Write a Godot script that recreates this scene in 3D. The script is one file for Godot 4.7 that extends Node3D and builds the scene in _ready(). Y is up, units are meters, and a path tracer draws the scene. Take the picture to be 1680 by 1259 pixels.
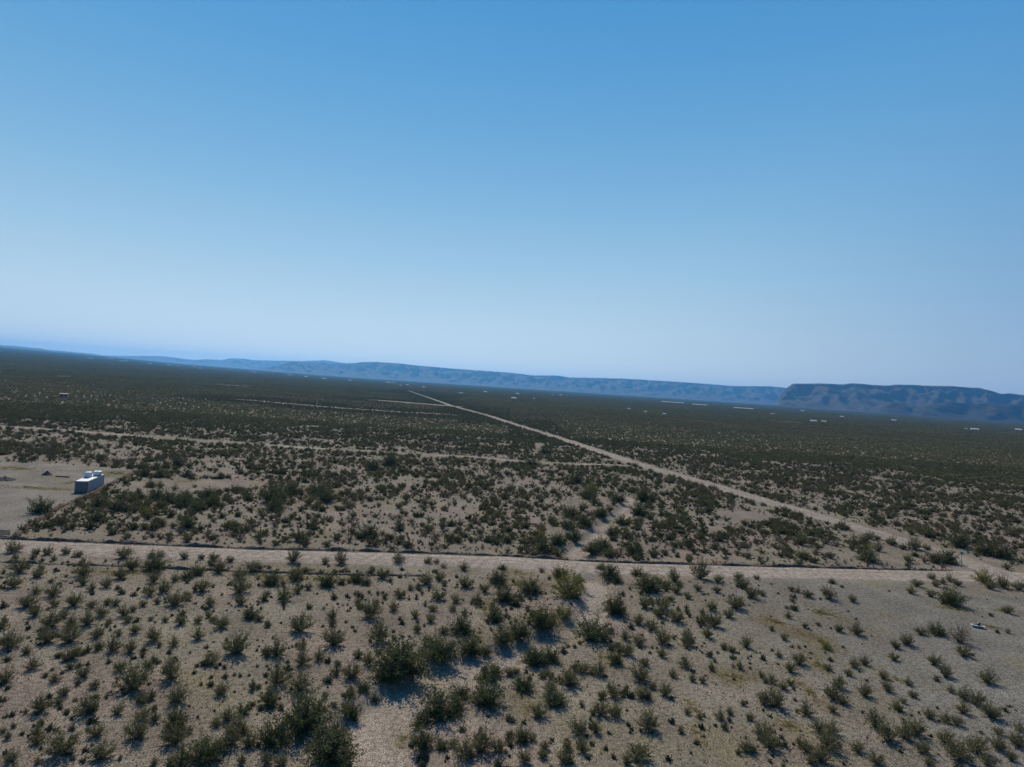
extends Node3D
# Desert plain seen from a drone at thirty metres: scrub, dirt roads, dry wash, far mesas. Units are metres.

const EYE := 30.0
const MAIN_ROAD := [-90.3, -107.13, -77.9, -108.2, -64.44, -109.52, -50.71, -111.02, -39.46, -112.28, -22.31, -115.22, 2.0, -118.49, 18.74, -119.08, 47.64, -123.63, 76.46, -128.34, 89.35, -130.74, 102.62, -133.09, 118.59, -135.33]
const SIDE_ROAD := [-281.4, -1877.33, -138.07, -1191.39, -75.98, -889.28, -17.48, -656.36, 2.11, -557.38, 35.84, -404.32, 58.75, -290.58, 71.12, -247.17, 79.9, -210.94, 88.0, -182.84, 92.94, -162.9, 95.98, -148.48, 96.3, -134.09]
const TRACKS := [[-220.33, -281.07, -200.69, -284.01, -179.42, -284.32, -149.01, -280.75, -100.84, -278.64, -62.27, -278.15, -31.12, -281.47, -13.76, -285.33, 4.5, -280.16, 20.7, -279.3, 35.63, -287.34, 52.3, -290.24], [-172.02, -926.12, -75.98, -889.28], [-258.76, -674.53, -219.45, -658.13, -152.04, -633.12, -96.29, -632.54, -57.71, -648.28]]
const WASH_NEAR := [14.78, -113.64, 15.36, -105.6, 13.87, -97.94, 11.76, -91.15, 8.35, -85.17, 4.85, -81.53, 1.99, -78.25, -1.33, -75.45, -3.79, -72.94, -5.64, -69.35, -7.32, -66.1, -9.07, -62.88, -9.95, -59.51, -8.73, -56.64, -7.42, -53.46, -6.46, -50.52]
const WASH_FAR := [29.21, -214.8, 32.48, -210.03, 35.6, -203.19, 35.53, -193.54, 32.21, -180.82, 27.91, -168.4, 23.35, -158.7, 20.55, -148.57, 17.83, -140.69, 14.11, -131.26, 14.67, -125.33, 14.98, -121.11]
const LOT := [-150.35, -186.36, -130.7, -193.55, -116.65, -195.64, -102.11, -193.55, -90.86, -151.13, -83.75, -125.05, -79.73, -113.65, -90.2, -112.78]
const BARE := [[-90.79, -168.89, -89.97, -180.4, -80.42, -187.55, -64.5, -189.16, -62.72, -179.59, -70.33, -167.94, -75.7, -163.7, -82.88, -157.02],[55.03, -185.56, 70.98, -186.8, 67.43, -176.35, 56.68, -172.74],[13.9, -374.03, 19.36, -378.36, 16.44, -327.3, 13.49, -325.26],[10.64, -151.16, 16.36, -148.51, 15.23, -143.34, 9.53, -142.77],[85.43, -158.17, 89.31, -150.48, 82.26, -138.33, 69.14, -136.38]]
const LOT_BERM := [-79.46, -113.27, -83.43, -124.59, -87.73, -137.94, -90.46, -150.47, -95.36, -167.83, -101.53, -192.46]
const ROAD_BERM := [-87.22, -112.76, -81.25, -112.74, -75.7, -113.31, -70.09, -113.88, -64.42, -114.47, -58.69, -115.05, -52.9, -115.65, -47.04, -116.21, -41.12, -116.77, -35.29, -117.82, -29.35, -118.88, -23.31, -119.96, -17.11, -120.77, -10.83, -121.6, -4.46, -122.44, 2.0, -123.29, 8.5, -123.37, 15.02, -123.45, 21.59, -123.85, 28.35, -124.89, 35.21, -125.95, 42.2, -127.03, 49.31, -128.13, 56.56, -129.31, 63.95, -130.51, 71.48, -131.72, 79.14, -132.97, 87.01, -134.32]
const SHOULDER_BERM := [-71.58, -99.63, -63.49, -100.67, -55.24, -101.73, -46.52, -102.2, -36.18, -103.39, -23.86, -105.03, -11.22, -107.39]
const FLOWERS := [[-94.15, -190.91, 1.84, 5.33], [-82.65, -185.21, 1.95, 4.01], [-33.64, -101.34, 4.0, 1.2], [-26.62, -101.72, 4.91, 1.21], [-23.24, -102.51, 2.7, 0.92], [-23.61, -85.63, 0.53, 0.64], [-1.69, -92.9, 0.73, 5.05], [-2.06, -83.68, 0.73, 4.09], [2.49, -112.13, 3.93, 1.84], [2.92, -105.35, 2.31, 3.25], [10.08, -102.28, 1.61, 3.67], [7.23, -91.71, 2.41, 1.97], [47.51, -101.52, 2.67, 3.01], [41.72, -89.51, 1.96, 3.75], [38.0, -81.95, 0.86, 4.91], [33.46, -73.83, 0.78, 3.98], [28.03, -65.14, 1.14, 1.74], [72.4, -116.92, 2.05, 1.6], [71.03, -100.05, 1.23, 1.17], [45.27, -78.78, 1.38, 1.09], [38.65, -95.87, 2.35, 2.15], [25.96, -75.76, 1.66, 2.01], [19.49, -66.38, 0.82, 2.58], [18.51, -61.64, 0.54, 2.0], [13.05, -78.7, 1.73, 2.17], [3.45, -66.63, 0.82, 2.08], [-8.04, -76.03, 0.93, 1.01], [-104.67, -186.71, 4.59, 5.1], [-105.34, -168.44, 1.18, 2.49], [-106.25, -157.88, 8.31, 2.19], [-128.46, -183.24, 6.43, 2.95], [-60.05, -673.77, 14.78, 9.0], [65.62, -336.32, 1.77, 9.0], [-18.7, -294.87, 5.17, 9.0], [40.44, -273.07, 11.98, 9.0], [70.03, -107.5, 2.83, 1.35], [-7.41, -59.32, 0.42, 1.03], [6.03, -76.66, 1.34, 1.03], [-65.17, -129.51, 1.59, 1.96], [-53.43, -98.51, 5.18, 1.13], [78.85, -109.29, 2.88, 1.05]]
# bushes: x, z, width, kind (0 creosote, 1 mesquite, 2 bursage, 3 palo verde, 4 dry), place
const BUSHES := [[-73.82,-105.45,2.9,0,0],[-57.5,-106.21,2.92,0,0],[-32.83,-110.12,2.86,0,0],[-25.41,-111.14,2.55,0,0],[-16.75,-113.99,2.61,0,0],[-49.97,-100.8,3.64,1,1],[-43.36,-99.85,2.29,1,1],[-32.03,-97.67,3.04,1,1],[-24.31,-98.84,2.92,1,1],[-20.89,-102,2.18,1,1],[-29.51,-83.41,2.33,1,2],[-25.94,-57.57,2.27,1,3],[-21.59,-53.37,2.98,1,3],[-17.37,-56.23,3.14,1,3],[-15.64,-58.82,4.44,1,3],[-13.93,-57.39,1.76,0,4],[-12.67,-56.99,2.64,0,4],[-13.17,-65.1,1.39,0,4],[0.46,-72.63,1.78,0,4],[9.04,-91.97,2.25,3,4],[10.17,-101.23,5.26,3,4],[-4.25,-84.38,3.32,1,5],[-0.5,-65.84,3.56,1,5],[-0.24,-88.92,2.77,1,5],[-0.21,-105.48,3.29,1,5],[1.04,-97.51,3.52,1,5],[2.8,-59.15,1.75,1,5],[3.04,-69.3,2.27,1,5],[4.68,-101.73,4.01,1,5],[6.04,-66.25,2.39,1,5],[13.47,-77.03,2.02,1,5],[22.93,-106.59,4.72,1,5],[33.58,-78.75,1.57,0,6],[35.59,-81.21,1.99,0,6],[51.48,-108.62,2.82,0,6],[48.29,-93.35,2.14,0,6],[53.36,-90.38,2.07,0,6],[57.7,-94.53,1.88,0,6],[53.14,-84.03,1.93,0,6],[52.4,-80.59,1.97,0,6],[58.74,-87.23,2.27,0,6],[56.28,-79.2,2.18,0,6],[86.83,-123.01,2.63,0,6],[90.22,-124.66,3.05,0,6],[92.46,-123.68,2.65,0,6],[60.06,-94.95,2.65,1,6],[71.66,-110.15,4.16,1,6],[88.12,-126.93,3.49,3,6],[61.5,-92.06,3.1,4,6],[-87.42,-131.59,4.63,1,8],[-74.74,-128.37,2.66,1,8],[-81.55,-140.03,3.44,1,8],[-76.57,-137.76,4.28,1,8],[-73.52,-142.59,3.14,1,8],[-76.21,-152.74,3.95,1,8],[-70.79,-143.39,2.97,1,8],[-62.98,-128,2.65,1,8],[-72.95,-151.24,4.11,1,8],[-97.08,-205.43,4.52,1,8],[-68.14,-147.75,4.4,1,8],[-71.47,-156.23,3.64,1,8],[-58.26,-128.44,3.66,1,8],[-63.32,-143.24,3.52,1,8],[-67.38,-158.65,4.31,1,8],[-62.57,-149.9,3.69,1,8],[-35.55,-123.54,2.72,0,9],[-44.47,-158.17,3.49,0,9],[-19,-167.32,3.23,0,9],[-52.69,-158.37,6.56,1,9],[-48.98,-149.27,4.86,1,9],[-52.64,-172,5.6,1,9],[-45.95,-172.04,5.6,1,9],[-41.73,-162.75,4.81,1,9],[-24.62,-129.22,4.2,1,9],[-43.56,-225.44,6,1,9],[-39.92,-238.57,7.06,1,9],[0.99,-133.86,2.77,1,9],[19.76,-173.91,3.23,0,10],[7.81,-137.79,2.56,3,10],[26.02,-207.09,4.54,3,10],[64.16,-149.22,3.88,0,11],[76.84,-152.17,3.26,0,11],[90.83,-152.9,3.74,0,11],[72.76,-138.02,4.53,1,11],[88.45,-141.35,3.71,1,11],[91.11,-141.81,4.42,1,11],[102.1,-167.47,3.59,0,12],[103.96,-158.39,5.2,1,12],[105.46,-151.55,4.97,1,12],[108.17,-149.71,4.91,1,12],[-57.37,-95.96,2.64,0,13],[-52.18,-95.99,2.35,0,13],[-53.08,-100.32,2.45,0,13],[-41.13,-101.8,2.65,0,13],[-37.13,-99.55,2.44,0,13],[-36.68,-103.56,2.85,0,13],[-29.44,-100.72,2.93,0,13],[-17.56,-104.71,2.56,0,13],[-13.63,-96.62,2.07,0,13],[-10.82,-103.3,2.69,0,13],[-62.38,-89.53,2.19,0,14],[-65.94,-95.6,2.92,0,14],[-62.39,-94.3,2.02,0,14],[-51.64,-91.64,1.82,0,14],[-44.74,-89.44,1.91,0,14],[-47.14,-95.04,2.03,0,14],[-43.83,-91.09,2.23,0,14],[-39.43,-92.6,2.41,0,14],[-34.51,-92.9,3.13,0,14],[-55.6,-82.33,2.52,0,15],[-55.35,-86.63,2.25,0,15],[-50.98,-83.74,2.18,0,15],[-46,-81.05,1.86,0,15],[-43.8,-81.74,1.75,0,15],[-40.05,-86.44,2.91,0,15],[-36.33,-80.18,1.72,0,15],[-35.63,-86.53,1.72,0,15],[-32.48,-88.04,1.88,0,15],[-27.92,-90.97,2.5,0,15],[-22.77,-80.76,3.21,0,15],[-15.98,-87.74,3.22,0,15],[-52.87,-79.7,1.83,0,16],[-49.24,-77.08,2.59,0,16],[-44.69,-73.31,2.58,0,16],[-45.93,-78.35,2.16,0,16],[-42.9,-74.92,1.49,0,16],[-39.83,-76.95,1.53,0,16],[-36.72,-75.08,2.3,0,16],[-32.55,-76.28,1.63,0,16],[-31.48,-79.8,2.2,0,16],[-22.96,-73.69,2.37,0,16],[-18.02,-77.59,2.97,0,16],[-13.2,-79.56,2.92,0,16],[-49.49,-71.05,2.39,0,17],[-43.97,-66.49,1.63,0,17],[-46.84,-73,2.23,0,17],[-41.91,-69.24,1.8,0,17],[-38.46,-65.37,1.6,0,17],[-39.28,-71.71,1.86,0,17],[-36.03,-67.2,1.44,0,17],[-37.53,-71.62,1.64,0,17],[-28.48,-70.29,1.93,0,17],[-27.15,-73.1,3.02,0,17],[-19.76,-71.91,1.87,0,17],[-18.4,-73.17,1.45,0,17],[-44.41,-63.54,1.85,0,18],[-40.25,-64.09,1.27,0,18],[-32.8,-63.67,3.51,0,18],[-30.59,-66.41,2.54,0,18],[-27.91,-62.01,2.18,0,18],[-24.89,-64.08,1.57,0,18],[-20.08,-63.09,2.12,0,18],[-20.7,-67.01,2.46,0,18],[-18.14,-65.95,2.52,0,18],[-14.04,-69.27,2.33,0,18],[-13.16,-72.93,1.78,0,18],[-37.74,-58.54,1.88,0,19],[-37.78,-61.5,1.32,0,19],[-34.03,-58.74,2.34,0,19],[-31.52,-58.93,1.26,0,19],[-28.02,-55.48,2.21,0,19],[-30.7,-61.25,1.4,0,19],[-29.1,-58.4,1.61,0,19],[-22.31,-59.5,1.64,0,19],[-20.78,-57.53,1.94,0,19],[-21.63,-60.97,1.58,0,19],[-19.14,-55.72,1.53,0,19],[-34.79,-50.95,1.25,0,20],[-34.63,-53.51,1.23,0,20],[-32.1,-52.5,2.73,0,20],[-31.14,-55.28,1.61,0,20],[-28.95,-52.35,2.08,0,20],[-24.97,-55.27,2.2,0,20],[-23.06,-52.55,1.77,0,20],[-20.44,-55.48,2.04,0,20],[-16.81,-53.29,1.14,0,20],[-15.75,-53.24,1.3,0,20],[-5.93,-76.01,4.44,1,21],[-2.67,-78.46,3.07,1,21],[-0.48,-71.59,2.85,1,21],[0.94,-81.59,2.94,1,21],[2.85,-83.79,3.3,1,21],[4.29,-76.16,2.78,1,21],[4.52,-75.68,2.73,1,21],[5.86,-87.38,4.57,1,21],[6.26,-76.78,2.27,1,21],[9.54,-110.59,2.9,1,21],[11.8,-84.44,4.58,1,21],[17.72,-111.86,3.67,1,21],[16,-94.9,3.74,1,21],[-12.21,-54.57,4.35,1,22],[-12.62,-62.51,2.15,1,22],[-12.33,-66.68,1.53,1,22],[-11.86,-54.98,2.77,1,22],[-10.31,-69.48,3.65,1,22],[-9.45,-71.55,6.29,1,22],[-5.98,-61.41,2.22,1,22],[-5.47,-57.76,2.46,1,22],[-4.68,-62.84,3.93,1,22],[-3.84,-57.21,1.31,1,22],[-3.1,-63.98,1.89,1,22],[-2.96,-67.02,2.64,1,22],[-8.26,-96.76,2.52,0,23],[-4.91,-103.15,2.68,0,23],[-2.82,-95.76,1.9,0,23],[20.91,-98.43,2.41,0,23],[22.11,-95.03,2.47,0,23],[23.35,-98.27,2.7,0,23],[28.39,-112.78,2.76,0,23],[24.12,-93.47,2.43,0,23],[33.32,-115.89,3.9,0,23],[34.56,-100.77,3.08,0,23],[39.11,-111.95,2.74,0,23],[38.89,-106.79,2.61,0,23],[-7.64,-79.37,1.94,0,24],[-0.46,-92.23,1.97,0,24],[15.23,-79.88,2.08,0,24],[18.53,-91.36,1.96,0,24],[17.26,-83.69,1.92,0,24],[19.97,-89.61,2.19,0,24],[20.43,-84.87,2.47,0,24],[23.61,-84.81,1.95,0,24],[26.8,-88.18,1.75,0,24],[28.95,-92.58,2.55,0,24],[30.85,-85.61,1.7,0,24],[4.38,-63.74,1.85,0,25],[5.82,-68.84,1.68,0,25],[7.91,-70.93,2.6,0,25],[9.52,-74.13,1.93,0,25],[11.23,-73.71,2.03,0,25],[10.16,-64.54,1.88,0,25],[11.39,-64.29,1.77,0,25],[12,-68.46,1.68,0,25],[15.39,-72.9,2.45,0,25],[14.79,-68.6,1.99,0,25],[17.32,-69.67,1.7,0,25],[21.37,-77.72,1.78,0,25],[-1.85,-56.02,2.06,0,26],[-0.49,-57.15,2.27,0,26],[0.78,-57.32,1.58,0,26],[2.99,-55.75,1.36,0,26],[6.12,-56.13,1.37,0,26],[7.84,-60.91,1.96,0,26],[7.86,-57.79,1.33,0,26],[9.39,-61.17,1.31,0,26],[12.38,-56.97,2.27,0,26],[14.17,-62.04,2.28,0,26],[22.02,-59.43,1.45,0,26],[27.19,-69.6,1.7,0,27],[28.1,-69.18,2.75,0,27],[35.32,-72.08,2.2,0,27],[37.28,-75.17,1.84,0,27],[39.28,-73.35,1.79,0,27],[42.74,-75.4,1.61,0,27],[41.02,-70.41,1.51,0,27],[43.58,-69.11,1.48,0,27],[48.17,-70.99,1.52,0,27],[50.59,-74.55,1.82,0,27],[51.15,-73.37,2.02,0,27],[50.58,-70.47,2.37,0,27],[30.69,-67.78,1.55,0,28],[30.41,-64.37,1.57,0,28],[31.57,-64.16,1.57,0,28],[36.66,-66.2,2.23,0,28],[36.37,-63.44,2.52,0,28],[38.16,-64.12,1.96,0,28],[39.73,-65.13,2.19,0,28],[41.9,-63.82,1.76,0,28],[45.55,-67.98,1.46,0,28],[46.38,-63.36,1.74,0,28],[48.94,-64.45,1.97,0,28],[24.5,-62.18,2.28,0,29],[24.43,-60.36,1.85,0,29],[27.59,-60.28,1.47,0,29],[28.14,-58.86,1.98,0,29],[29.9,-61.28,2.44,0,29],[32.33,-61.03,1.49,0,29],[33.07,-59.19,1.63,0,29],[38.42,-61.54,1.69,0,29],[41.08,-60.88,2.79,0,29],[43.89,-62.54,2.1,0,29],[43.26,-60.34,1.48,0,29],[17.37,-317.23,6.89,1,30],[15.84,-165.36,4.49,1,30],[23.03,-226.25,5.32,1,30],[22.92,-193.13,5.24,1,30],[23.46,-167.37,3.94,1,30],[27.19,-159.94,3.48,1,30],[31.35,-191.22,5.19,1,30],[33.75,-172.97,5.95,1,30],[39.27,-196.44,5.69,1,30],[7.72,-128.78,3.96,1,31],[10.8,-134.9,3.66,1,31],[14.33,-151.52,3.84,1,31],[14.69,-141.03,3.82,1,31],[17.11,-130.58,3.8,1,31],[18.57,-156.38,4.53,1,31],[19.59,-134.03,3.88,1,31],[23.35,-147.65,3.48,1,31],[25.11,-131.46,4.04,1,31]]
const MORE_BUSHES := [[-0.83,-59.3,1.18,2,5],[9.55,-265.33,5.28,1,10],[11.3,-157.39,2.92,0,10],[-68.63,-105.38,1.93,0,0],[-44.57,-108.15,1.98,0,0],[-54.99,-92.1,1.69,0,1],[-43.79,-97.51,1.92,1,1],[-46.65,-84.93,1.56,0,2],[-53.58,-75.54,1.39,0,2],[-49.58,-79.77,1.46,0,2],[-47.51,-77.91,1.43,0,2],[-42.3,-79.86,1.47,0,2],[-22.96,-58.49,1.07,0,3],[-8.91,-105.72,1.94,0,5],[-5.76,-95.9,1.76,0,5],[-20.26,-85.85,1.58,0,2],[-13.6,-90.95,1.67,0,2],[-8.25,-87.48,1.61,0,5],[-6.29,-83.7,1.54,0,5],[-21.04,-76.17,1.4,0,2],[-14.53,-74.54,1.37,0,2],[-15.73,-69.84,1.28,0,2],[-16.1,-67.96,1.25,2,3],[-10.95,-65.82,1.2,2,4],[-2.91,-57.56,1.06,0,5],[-5.09,-55.7,1.02,2,4],[-0.98,-79.24,1.55,1,4],[1.68,-72.59,1.33,0,4],[18.54,-109.98,2.16,1,4],[2.39,-95.89,1.89,1,5],[22.92,-115.52,2.27,1,0],[26.19,-108.54,1.99,0,5],[27.15,-106.23,1.95,0,5],[35.81,-113.96,2.09,0,5],[32.11,-96.53,1.77,0,5],[30.43,-99.1,1.82,0,5],[27.59,-93.29,1.71,0,5],[23.99,-87.25,1.6,0,5],[19.31,-80.23,1.47,0,5],[15.86,-85.12,1.56,0,5],[16.69,-77.03,1.41,0,5],[21.51,-65.21,1.2,0,5],[59.04,-136.01,2.68,1,11],[65.18,-164.28,3.01,0,11],[82.98,-159.24,2.92,0,11],[85.79,-162.1,2.97,0,11],[80.82,-149.26,2.74,0,11],[82,-139.71,2.56,0,11],[99.77,-169.48,3.11,0,12],[48.4,-108.85,2,0,6],[72.03,-119.96,2.2,0,6],[79.23,-108.07,1.98,0,6],[48.69,-84.86,1.56,0,6],[42.16,-81.45,1.49,0,6],[30.74,-73.72,1.35,0,7],[44.24,-78.78,1.45,0,6],[35.73,-70.83,1.3,0,7],[33.74,-68.87,1.26,0,7],[44.75,-68.37,1.25,0,7],[51.52,-67.72,1.24,0,7],[37.73,-59.53,1.09,0,7],[46.25,-61.46,1.13,0,7],[48.65,-66.59,1.22,0,7],[-69.62,-135.22,2.45,3,8],[-85.48,-167.97,3.26,1,8],[-95.61,-184.31,3.58,1,8],[-92.07,-185.32,3.6,1,8],[-81.71,-149.09,2.7,1,8],[-79.52,-148.97,2.7,1,8],[-86.47,-188.57,3.42,1,8],[26.28,-147.1,2.48,0,10],[23.47,-182.68,3.08,0,10],[19.1,-403.84,7.31,1,10],[8.06,-148.99,2.51,0,10],[-63.88,-105.3,1.77,0,0],[-49.04,-108.04,1.82,0,0],[-52.94,-83.18,1.4,0,2],[-48.73,-83.68,1.41,0,2],[-34.15,-74.09,1.25,0,2],[-40.86,-71.85,1.21,0,2],[-5.81,-111.92,1.88,0,5],[-27.28,-94.64,1.59,0,1],[-19.42,-101.1,1.82,1,1],[-1.96,-101.15,1.7,0,5],[-10.39,-88.81,1.49,0,2],[-8.51,-91.9,1.55,0,5],[40.18,-117.13,1.97,0,5],[19.23,-74.55,1.25,0,5],[3.72,-59.32,1,0,5],[4.73,-58.02,0.98,0,5],[6.62,-58.41,0.98,0,5],[84.36,-172.33,2.9,0,11],[70.63,-113.51,1.91,0,6],[46.3,-94.1,1.58,0,6],[51.22,-89.01,1.5,0,6],[43.95,-82.53,1.39,0,6],[38.4,-79.94,1.34,0,6],[44.84,-74.12,1.25,0,7],[-34.73,-168.11,2.78,0,9],[-70.3,-105.24,1.61,0,0],[-66.43,-106.29,1.63,0,0],[-52.84,-108.11,1.65,0,0],[-41.93,-107.95,1.65,0,0],[-44.74,-96.09,1.47,0,1],[-58.03,-87.38,1.34,0,1],[-52.47,-89.85,1.37,0,1],[-39.36,-88.58,1.35,0,2],[-57.9,-81.72,1.25,2,2],[-34.62,-80.85,1.24,0,2],[-47.42,-67.92,1.04,2,2],[-35.09,-55.66,0.85,2,3],[-27.7,-110.43,1.69,0,0],[-11.88,-114.49,1.75,0,0],[-29.14,-104.9,1.6,0,1],[-26.39,-96.54,1.48,0,1],[-22.72,-100.22,1.53,2,1],[-30.27,-90.1,1.38,0,2],[-28.22,-82.75,1.27,0,2],[-5.86,-92.34,1.41,0,5],[-9.43,-83.62,1.28,0,2],[-12.59,-75.82,1.16,0,2],[-6.32,-58.56,0.89,2,4],[-2.39,-60.31,0.92,2,5],[1.72,-62.79,0.96,2,5],[17.3,-118.11,1.94,1,0],[12.4,-108.31,1.78,1,4],[28.32,-103.83,1.59,0,5],[30.97,-108.34,1.66,0,5],[33.88,-107.96,1.65,0,5],[13.63,-81.16,1.24,2,5],[7.84,-79.3,1.21,2,4],[5.65,-73.1,1.12,0,5],[2.39,-73.08,1.12,0,4],[75.74,-164.87,2.52,0,11],[87.79,-156.27,2.39,0,11],[93.61,-153.27,2.34,0,11],[54.72,-107.52,1.64,0,6],[78.57,-126.64,1.94,0,0],[76.12,-121.19,1.85,0,6],[81.37,-123.58,1.89,0,6],[67.78,-114.34,1.75,0,6],[36.99,-89.1,1.36,0,6],[41.33,-86.88,1.33,3,6],[40.2,-78.81,1.21,0,6],[30.17,-75.2,1.15,0,6],[32.08,-75,1.15,0,6],[46.21,-77.42,1.18,0,6],[26.48,-174.15,2.64,0,10],[5.64,-135.76,2.06,0,10],[30.47,-227.34,3.45,0,10],[-24.09,-159.87,2.42,0,9],[-72.57,-136.82,1.98,0,8],[-66.99,-137.98,2,0,8],[-53.96,-107.66,1.48,0,0],[-46.63,-108.39,1.49,0,0],[-43.43,-85.32,1.17,0,2],[-34.26,-82.86,1.14,0,2],[-41.03,-75.86,1.04,0,2],[-43.37,-69.27,0.95,2,2],[-40.1,-67.42,0.93,2,2],[-33.42,-55.85,0.77,2,3],[-24.91,-52.15,0.72,0,3],[-10.47,-114.7,1.58,4,0],[-9.15,-112.58,1.55,4,0],[0.41,-113.77,1.68,1,0],[-19.68,-106.53,1.47,0,1],[-21.96,-93.42,1.29,2,2],[-5.51,-56.52,0.77,2,4],[17.28,-89.22,1.23,2,5],[13.97,-86.87,1.2,2,4],[22.2,-73.68,1.01,0,5],[18.58,-65.82,0.91,0,5],[81.46,-125.91,1.73,0,0],[50.2,-76.23,1.05,0,7],[-79.49,-152.28,2.17,1,8],[-83.17,-167.79,2.23,0,8],[-78.8,-166,2.2,4,8],[-46.55,-88.87,1.09,2,1],[-43.56,-83.38,1.02,0,2],[-38.35,-80.64,0.99,0,2],[-36.33,-72.18,0.88,2,2],[-32.17,-69.84,0.85,0,2],[-26.5,-65.51,0.8,2,3],[-25.97,-67.55,0.83,2,2],[-41.6,-64.89,0.79,2,2],[-34.71,-61.11,0.75,2,3],[-35.4,-58.32,0.71,2,3],[-32.86,-50.93,0.62,0,3],[-38.2,-54.72,0.67,0,3],[-15.58,-95.55,1.17,0,1],[-12.69,-100.33,1.23,0,1],[-17.93,-90.48,1.11,0,2],[-11.69,-86.11,1.05,2,2],[-20.34,-61.85,0.76,2,3],[-15.5,-64.67,0.79,0,3],[-14.2,-63.1,0.77,0,4],[-14.8,-62.08,0.76,2,4],[-4.61,-54.31,0.66,2,4],[1.73,-58.63,0.72,0,5],[6.89,-113.44,1.39,0,0],[4.54,-91.49,1.12,2,5],[41.07,-108.29,1.32,0,6],[43.62,-118.11,1.44,0,0],[25.45,-102.07,1.25,0,5],[8.61,-81.96,1,2,4],[2.07,-62.39,0.76,0,5],[29.44,-75.22,0.92,0,6],[64.02,-141.31,1.73,0,11],[76.76,-149.05,1.82,0,11],[46.94,-111.62,1.37,0,6],[43.58,-102.23,1.34,1,6],[41.17,-98.33,1.2,0,6],[79.02,-123.96,1.52,0,6],[41.89,-94.51,1.16,0,6],[33.9,-82.99,1.02,0,6],[42.77,-72.29,0.88,0,7],[-62.41,-134.44,1.62,0,8],[-87.86,-155.77,1.69,0,8],[-49.74,-91,0.97,2,1],[-43.7,-78.25,0.84,0,2],[-40.16,-80.87,0.87,0,2],[-33.65,-72.05,0.77,2,2],[-38,-68.82,0.74,2,2],[-36.49,-59,0.63,2,3],[-29.15,-60.38,0.65,2,3],[-35.86,-51.83,0.55,2,3],[-23.64,-106.96,1.14,4,1],[3.02,-62.3,0.67,2,5],[10.24,-57.05,0.61,2,5],[56.13,-117.38,1.35,1,6],[44.84,-106.05,1.14,0,6],[36.58,-92.3,0.99,0,6],[71.83,-97.72,1.05,4,6],[53.37,-289.43,3.14,1,10],[-68.41,-137.51,1.33,0,8],[-39.62,-68.03,0.62,2,2],[-29.12,-67.86,0.62,2,2],[-26.92,-69.61,0.64,2,2],[-40.65,-65.81,0.6,2,2],[-36.12,-60.63,0.56,2,3],[-36.23,-56.31,0.52,2,3],[-36.56,-54.56,0.5,2,3],[-12.18,-87.64,0.8,2,2],[-21.29,-72,0.66,2,2],[-20.07,-68.82,0.63,2,2],[-22.06,-65.87,0.6,2,3],[-0.73,-60.7,0.56,2,5],[-22.34,-68.47,0.63,2,2],[13.88,-83.67,0.77,2,5],[27.15,-78.88,0.72,4,5],[9.32,-81.03,0.74,2,4],[105.89,-143.96,1.32,0,12],[47.78,-111.04,1.02,0,6],[44.37,-95.95,0.88,0,6],[-76.72,-172.02,1.45,0,8],[-29.53,-69.37,0.53,2,2],[-27.14,-67.21,0.51,2,2],[-25.28,-68.18,0.52,2,2],[-24.66,-68.05,0.52,2,2],[-22.17,-88.93,0.68,4,2],[-17.19,-83.43,0.64,2,2],[-16.68,-82.21,0.63,2,2],[-18.36,-81.57,0.62,2,2],[-12.13,-83.05,0.63,2,2],[56.81,-115.04,0.88,2,6],[42.59,-102.59,0.78,0,6],[76.74,-119.49,0.91,0,6],[-23.92,-68.34,0.42,2,2],[-19.65,-91.34,0.56,4,2],[-10.86,-81.6,0.5,2,2],[-10.09,-81.74,0.5,2,2],[-23,-70.61,0.43,2,2],[-23.93,-70.46,0.43,2,2],[-85.47,-161.97,0.98,2,8]]
const MESA_LEFT := [-5286.8, -14500, 19.5, -5174.2, -14500, 53.8, -4885.6, -14500, 127.2, -4637.2, -14500, 229.3, -4166.3, -14500, 246.7, -3695.4, -14500, 262.8, -3251.9, -14500, 305.1, -3189.6, -14500, 327.0, -2859.9, -14500, 352.4, -2350.0, -14500, 352.7, -1915.1, -14500, 330.2, -996.3, -14500, 313.9, -14.5, -14500, 309.3, 394.9, -14500, 285.2, 953.8, -14500, 315.4, 1197.6, -14500, 290.6, 2214.1, -14500, 340.6, 3628.4, -14500, 347.8, 4636.1, -14500, 337.4, 5004.4, -14500, 357.7, 5359.8, -14500, 380.9, 5730.4, -14500, 367.0, 6227.9, -14500, 361.3, 7121.3, -14500, 343.4]
const MESA_RIGHT := [3155.8, -8200, 85.3, 3240.6, -8200, 220.6, 3309.1, -8200, 275.5, 3610.3, -8200, 298.8, 3905.3, -8200, 307.4, 4004.9, -8200, 328.3, 4264.7, -8200, 323.7, 4451.8, -8200, 328.7, 4504.9, -8200, 342.3, 4774.3, -8200, 357.1, 4904.1, -8200, 355.5, 5162.8, -8200, 368.1, 5508.6, -8200, 372.0, 5639.8, -8200, 348.9, 5778.9, -8200, 316.2, 5883.1, -8200, 332.4, 6038.2, -8200, 320.2, 6615.4, -8200, 311.9, 7626.4, -8200, 284.4]
const HILLS_FAR := [-12147.4, -19600, -42.9, -12014.1, -19600, 29.4, -11632.7, -19600, 7.0, -11099.7, -19600, 42.6, -10018.6, -19600, 144.2, -9656.4, -19600, 150.6, -9309.9, -19600, 133.1, -8947.3, -19600, 129.2, -8691.7, -19600, 175.6, -8243.9, -19600, 185.6, -7962.5, -19600, 259.9, -7559.9, -19600, 274.9, -7351.8, -19600, 257.1, -6647.3, -19600, 295.0, -5960.4, -19600, 338.2, -5309.8, -19600, 409.6, -4980.9, -19600, 390.5, -3803.0, -19600, 297.6]
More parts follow.
